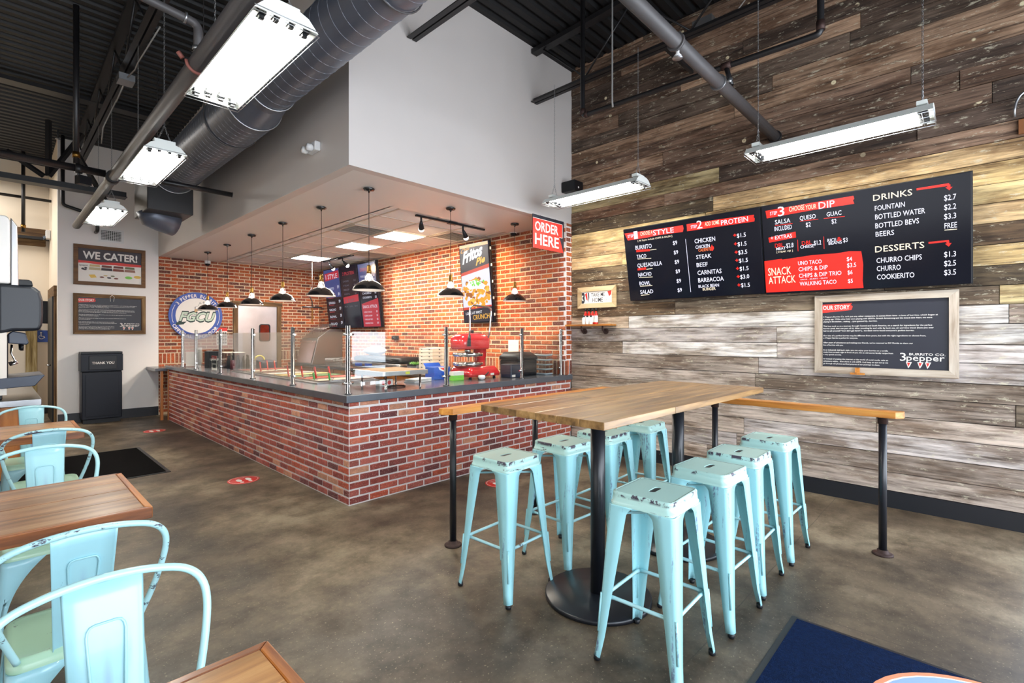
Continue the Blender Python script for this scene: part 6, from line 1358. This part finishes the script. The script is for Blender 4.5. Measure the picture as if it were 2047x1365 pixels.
pipe('sprinkler_stub', 'black pipe stub passing under the spiral duct to the bulkhead', [(.96, 6.92, 3.31), (2.10, 6.92, 3.31)], .030, M_blk, [((2.097, 6.92, 3.31), (1, 0, 0), .003, M_galv)])
pipe('drop_pipe', 'slim black drop pipe rising from the cross pipe to the deck', [(.60, 6.92, 3.33), (.60, 6.92, 5.0)], .026, M_blk, [((.60, 6.92, 3.42), (0, 0, 1), .03, M_brass)])
pipe('corner_drain_pipe', 'black pipe bending at the white wall corner towards the main', [(.80, 11.2, 4.885), (.80, 11.2, 3.72), (1.25, 11.2, 3.60), (1.25, 11.2, 3.35), (1.25, 11.395, 3.35)], .028, M_blk)
pipe('hall_riser', 'thin black riser down to the barn-wood beam, far left', [(.37, 12.6, 4.86), (.37, 12.6, 3.40)], .028, M_blk, [((.37, 12.6, 3.50), (0, 0, 1), .03, M_brass)])
pipe('hall_cross_pipe', 'thin black cross pipe high in the left recess', [(-3.8, 12.66, 4.06), (.745, 12.66, 4.04)], .026, M_blk)
pipe('right_main', 'thick dark pipe crossing the ceiling into the plank wall', [(2.3, 1.504, 3.51), (XW+.01, 1.504, 3.52)], .049, M_pipe, [((5.435, 1.504, 3.52), (1, 0, 0), .012, M_blk), ((3.95, 1.504, 3.515), (1, 0, 0), .006, M_galv), ((3.2, 1.504, 3.512), (1, 0, 0), .01, M_pipe)])
r = pipe('plank_wall_pipe', 'black pipe with copper-brown elbows hung in front of the plank wall', [(4.28, 3.04, 5.14), (4.28, 3.04, 3.83), (4.28, .87, 3.78), (4.28, .87, 5.2)], .024, M_blk, [((4.28, 3.04, 3.87), (0, 0, 1), .03, M_rust), ((4.28, .87, 3.84), (0, 0, 1), .035, M_rust), ((4.28, 2.99, 3.83), (0, 1, 0), .018, M_rust), ((4.28, 1.56, 3.80), (0, 1, 0), .04, M_rust)])
pipe('tee_drop', 'short brass-fitted drop joining the wall pipe to the thick right pipe', [(4.28, 1.56, 3.78), (4.28, 1.52, 3.62)], .02, M_blk, [((4.28, 1.535, 3.66), (0, 0, 1), .02, M_galv)])
pipe('conduit', 'pale grey conduit dropping from the deck to the black wall-side pipe', [(4.24, 2.655, 5.16), (4.24, 2.655, 3.84), (4.25, 2.655, 3.79)], .009, mat('pale_conduit', srgb(150, 148, 146), .5), (), 'conduit', 8)
FLEX = [at(2028, 234, X=5.425), at(2028, 220, X=5.40), at(2031, 205, X=5.40), at(2038, 192, X=5.40), at(2047, 184, X=5.40), at(2075, 170, X=5.41)]
pipe('flex_conduit', 'curved metal flex conduit on the plank wall at the right edge', FLEX, .009, M_galv, (), 'conduit', 8)
r = thing('rusty_patch_plate', 'small rust-orange plate on the plank wall under the flex conduit', 'plate', (5.43, -.25, 3.0))
p = at(2036, 240, X=5.43); t = MB(); t.box(5.425, 5.443, p.y-.09, p.y, p.z-.11, p.z); t.build('plate', mat('orange_wood', srgb(150, 92, 48), .6, var=.4), r)
for (x, y, z, lb) in ((3.22, 1.50, 3.44, 'white sprinkler head under the thick right pipe at the top edge'), (.10, 5.05, 4.6, 'dim sprinkler head under the black deck, upper left'), (.72, 10.9, 4.75, 'dim sprinkler head at the top of the white wall corner')):
    r = thing('fire_sprinkler', lb, 'sprinkler', (x, y, z)); t = MB(); t.lathe([(.012, .12), (.012, .0), (.028, -.02), (.028, -.028)], (x, y, z), 12); t.build('body', M_white if x > 3 else M_galv, r)
    t = MB(); t.lathe([(.0, -.036), (.035, -.034), (.035, -.029)], (x, y, z), 12); t.build('deflector', M_galv, r)
# junction boxes and loose cable on the left joist
r = thing('junction_box', 'grey junction box with looping cable hung under the left joist', 'box', (.98, 6.35, 4.3))
t = MB(); t.box(.93, 1.07, 6.72, 6.90, 4.29, 4.36); t.build('box', M_galv, r)
t = MB(); t.tube([(1.0, 6.72, 4.32), (1.05, 6.6, 4.38), (1.04, 6.4, 4.37), (1.08, 5.6, 4.42)], .007, 6); t.tube([(1.0, 6.90, 4.32), (.97, 7.2, 4.2), (1.0, 7.4, 4.3), (.90, 7.6, 4.0), (.92, 7.9, 3.9), (1.0, 8.3, 4.3)], .007, 6); t.build('cable', mat('grey_cable', srgb(150, 146, 142), .6), r)
r = thing('junction_box', 'white junction box with curling cable at the plank wall top', 'box', (4.9, 2.2, 4.55))
t = MB(); t.box(4.95, 5.05, 1.95, 2.15, 4.66, 4.74); t.build('box', M_galv, r)
t = MB(); t.tube([(5.0, 1.95, 4.70), (5.0, 1.75, 4.66), (5.0, 1.6, 4.80), (5.0, 1.4, 4.78)], .007, 6); t.tube([(5.0, 2.15, 4.7), (5.0, 2.35, 4.66), (5.0, 2.45, 4.70)], .006, 6); t.build('cable', MT['grey_cable'], r)
r = thing('spot_projector', 'small black projector lamp clamped under the cross pipe', 'lamp', (.25, 7.2, 3.1))
t = MB(); t.tube([(.62, 6.92, 3.25), (.62, 6.92, 3.20)], .012, 8); t.build('bracket', M_blk, r)
t = MB(); t.cbox((.66, 6.95, 3.17), (.11, .09, .09), M=Matrix.Rotation(.4, 3, 'Z')); t.build('head', M_blkpl, r)
# barn-wood beam and upright in the far recess
r = thing('barn_beam', 'rough barn-wood beam on the cream wall, far left', 'beam', (0, 13.2, 3.4))
t = MB(); t.box(-1.5, .70, 13.20, 13.29, 3.25, 3.58); t.build('board', M_barn, r, bevel=.01)
t = MB(); t.box(-1.5, .74, 13.06, 13.19, 3.36, 3.41); t.build('track', M_blk, r)
r = thing('hall_emergency_light', 'clear twin-lens emergency light at the end of the barn-wood beam', 'light', (.72, 13.0, 3.35))
t = MB(); t.box(.68, .745, 12.8, 12.98, 3.36, 3.52); t.build('body', M_white, r, bevel=.008)
t = MB(); t.box(.64, .679, 12.82, 12.96, 3.33, 3.40); t.build('lens', M_clear, r)
r = thing('bark_upright', 'pale mottled barn-wood upright behind the soda fountain', 'post', (.5, 13.2, 0))
t = MB(); t.box(.42, .58, 13.18, 13.284, 0, 1.75); t.build('board', woodmat('mottled_bark', srgb(96, 76, 40), srgb(160, 140, 92), srgb(206, 190, 150), 'Z', .85, 0), r, bevel=.01)

# hook and tongs on a cord before the kitchen door
r = thing('hanging_tongs', 'black hook and tongs hanging on a thin cord before the kitchen door', 'tongs', (4.6, 10.3, 2.1))
p = at(624, 575, Y=9.9); x, y = p.x, p.y
t = MB(); t.tube([(x, y, ZS+.03), (x, y, p.z)], .003, 5); t.build('cord', M_cream2, r)
t = MB(); t.tube([(x, y, p.z+.02), (x-.04, y, p.z-.08), (x-.05, y, p.z-.18), (x, y, p.z-.28), (x, y, p.z-.40)], .012, 8); t.build('hook', M_blk, r)
t = MB(); t.tube([(x-.2, y, p.z-.40), (x+.2, y, p.z-.40)], .016, 8); t.build('bar', M_blk, r)
t = MB(); t.box(x-.012, x+.012, y-.004, y+.004, p.z-.72, p.z-.42); t.build('strip', M_brass, r)

for (x0, x1, y, lb) in ((4.70, 5.44, 2.35, 'black bridging bar tying the joist to the plank wall'), (2.87, 4.62, 1.2, 'black bridging bar between the two right-hand joists')):
    r = thing('bridging_bar', lb, 'bar', (x0, y, 4.5)); t = MB(); t.box(x0, x1, y-.004, y+.03, 4.475, 4.48); t.box(x0, x1, y-.004, y+.002, 4.4805, 4.51); t.build('angle', M_blk, r)
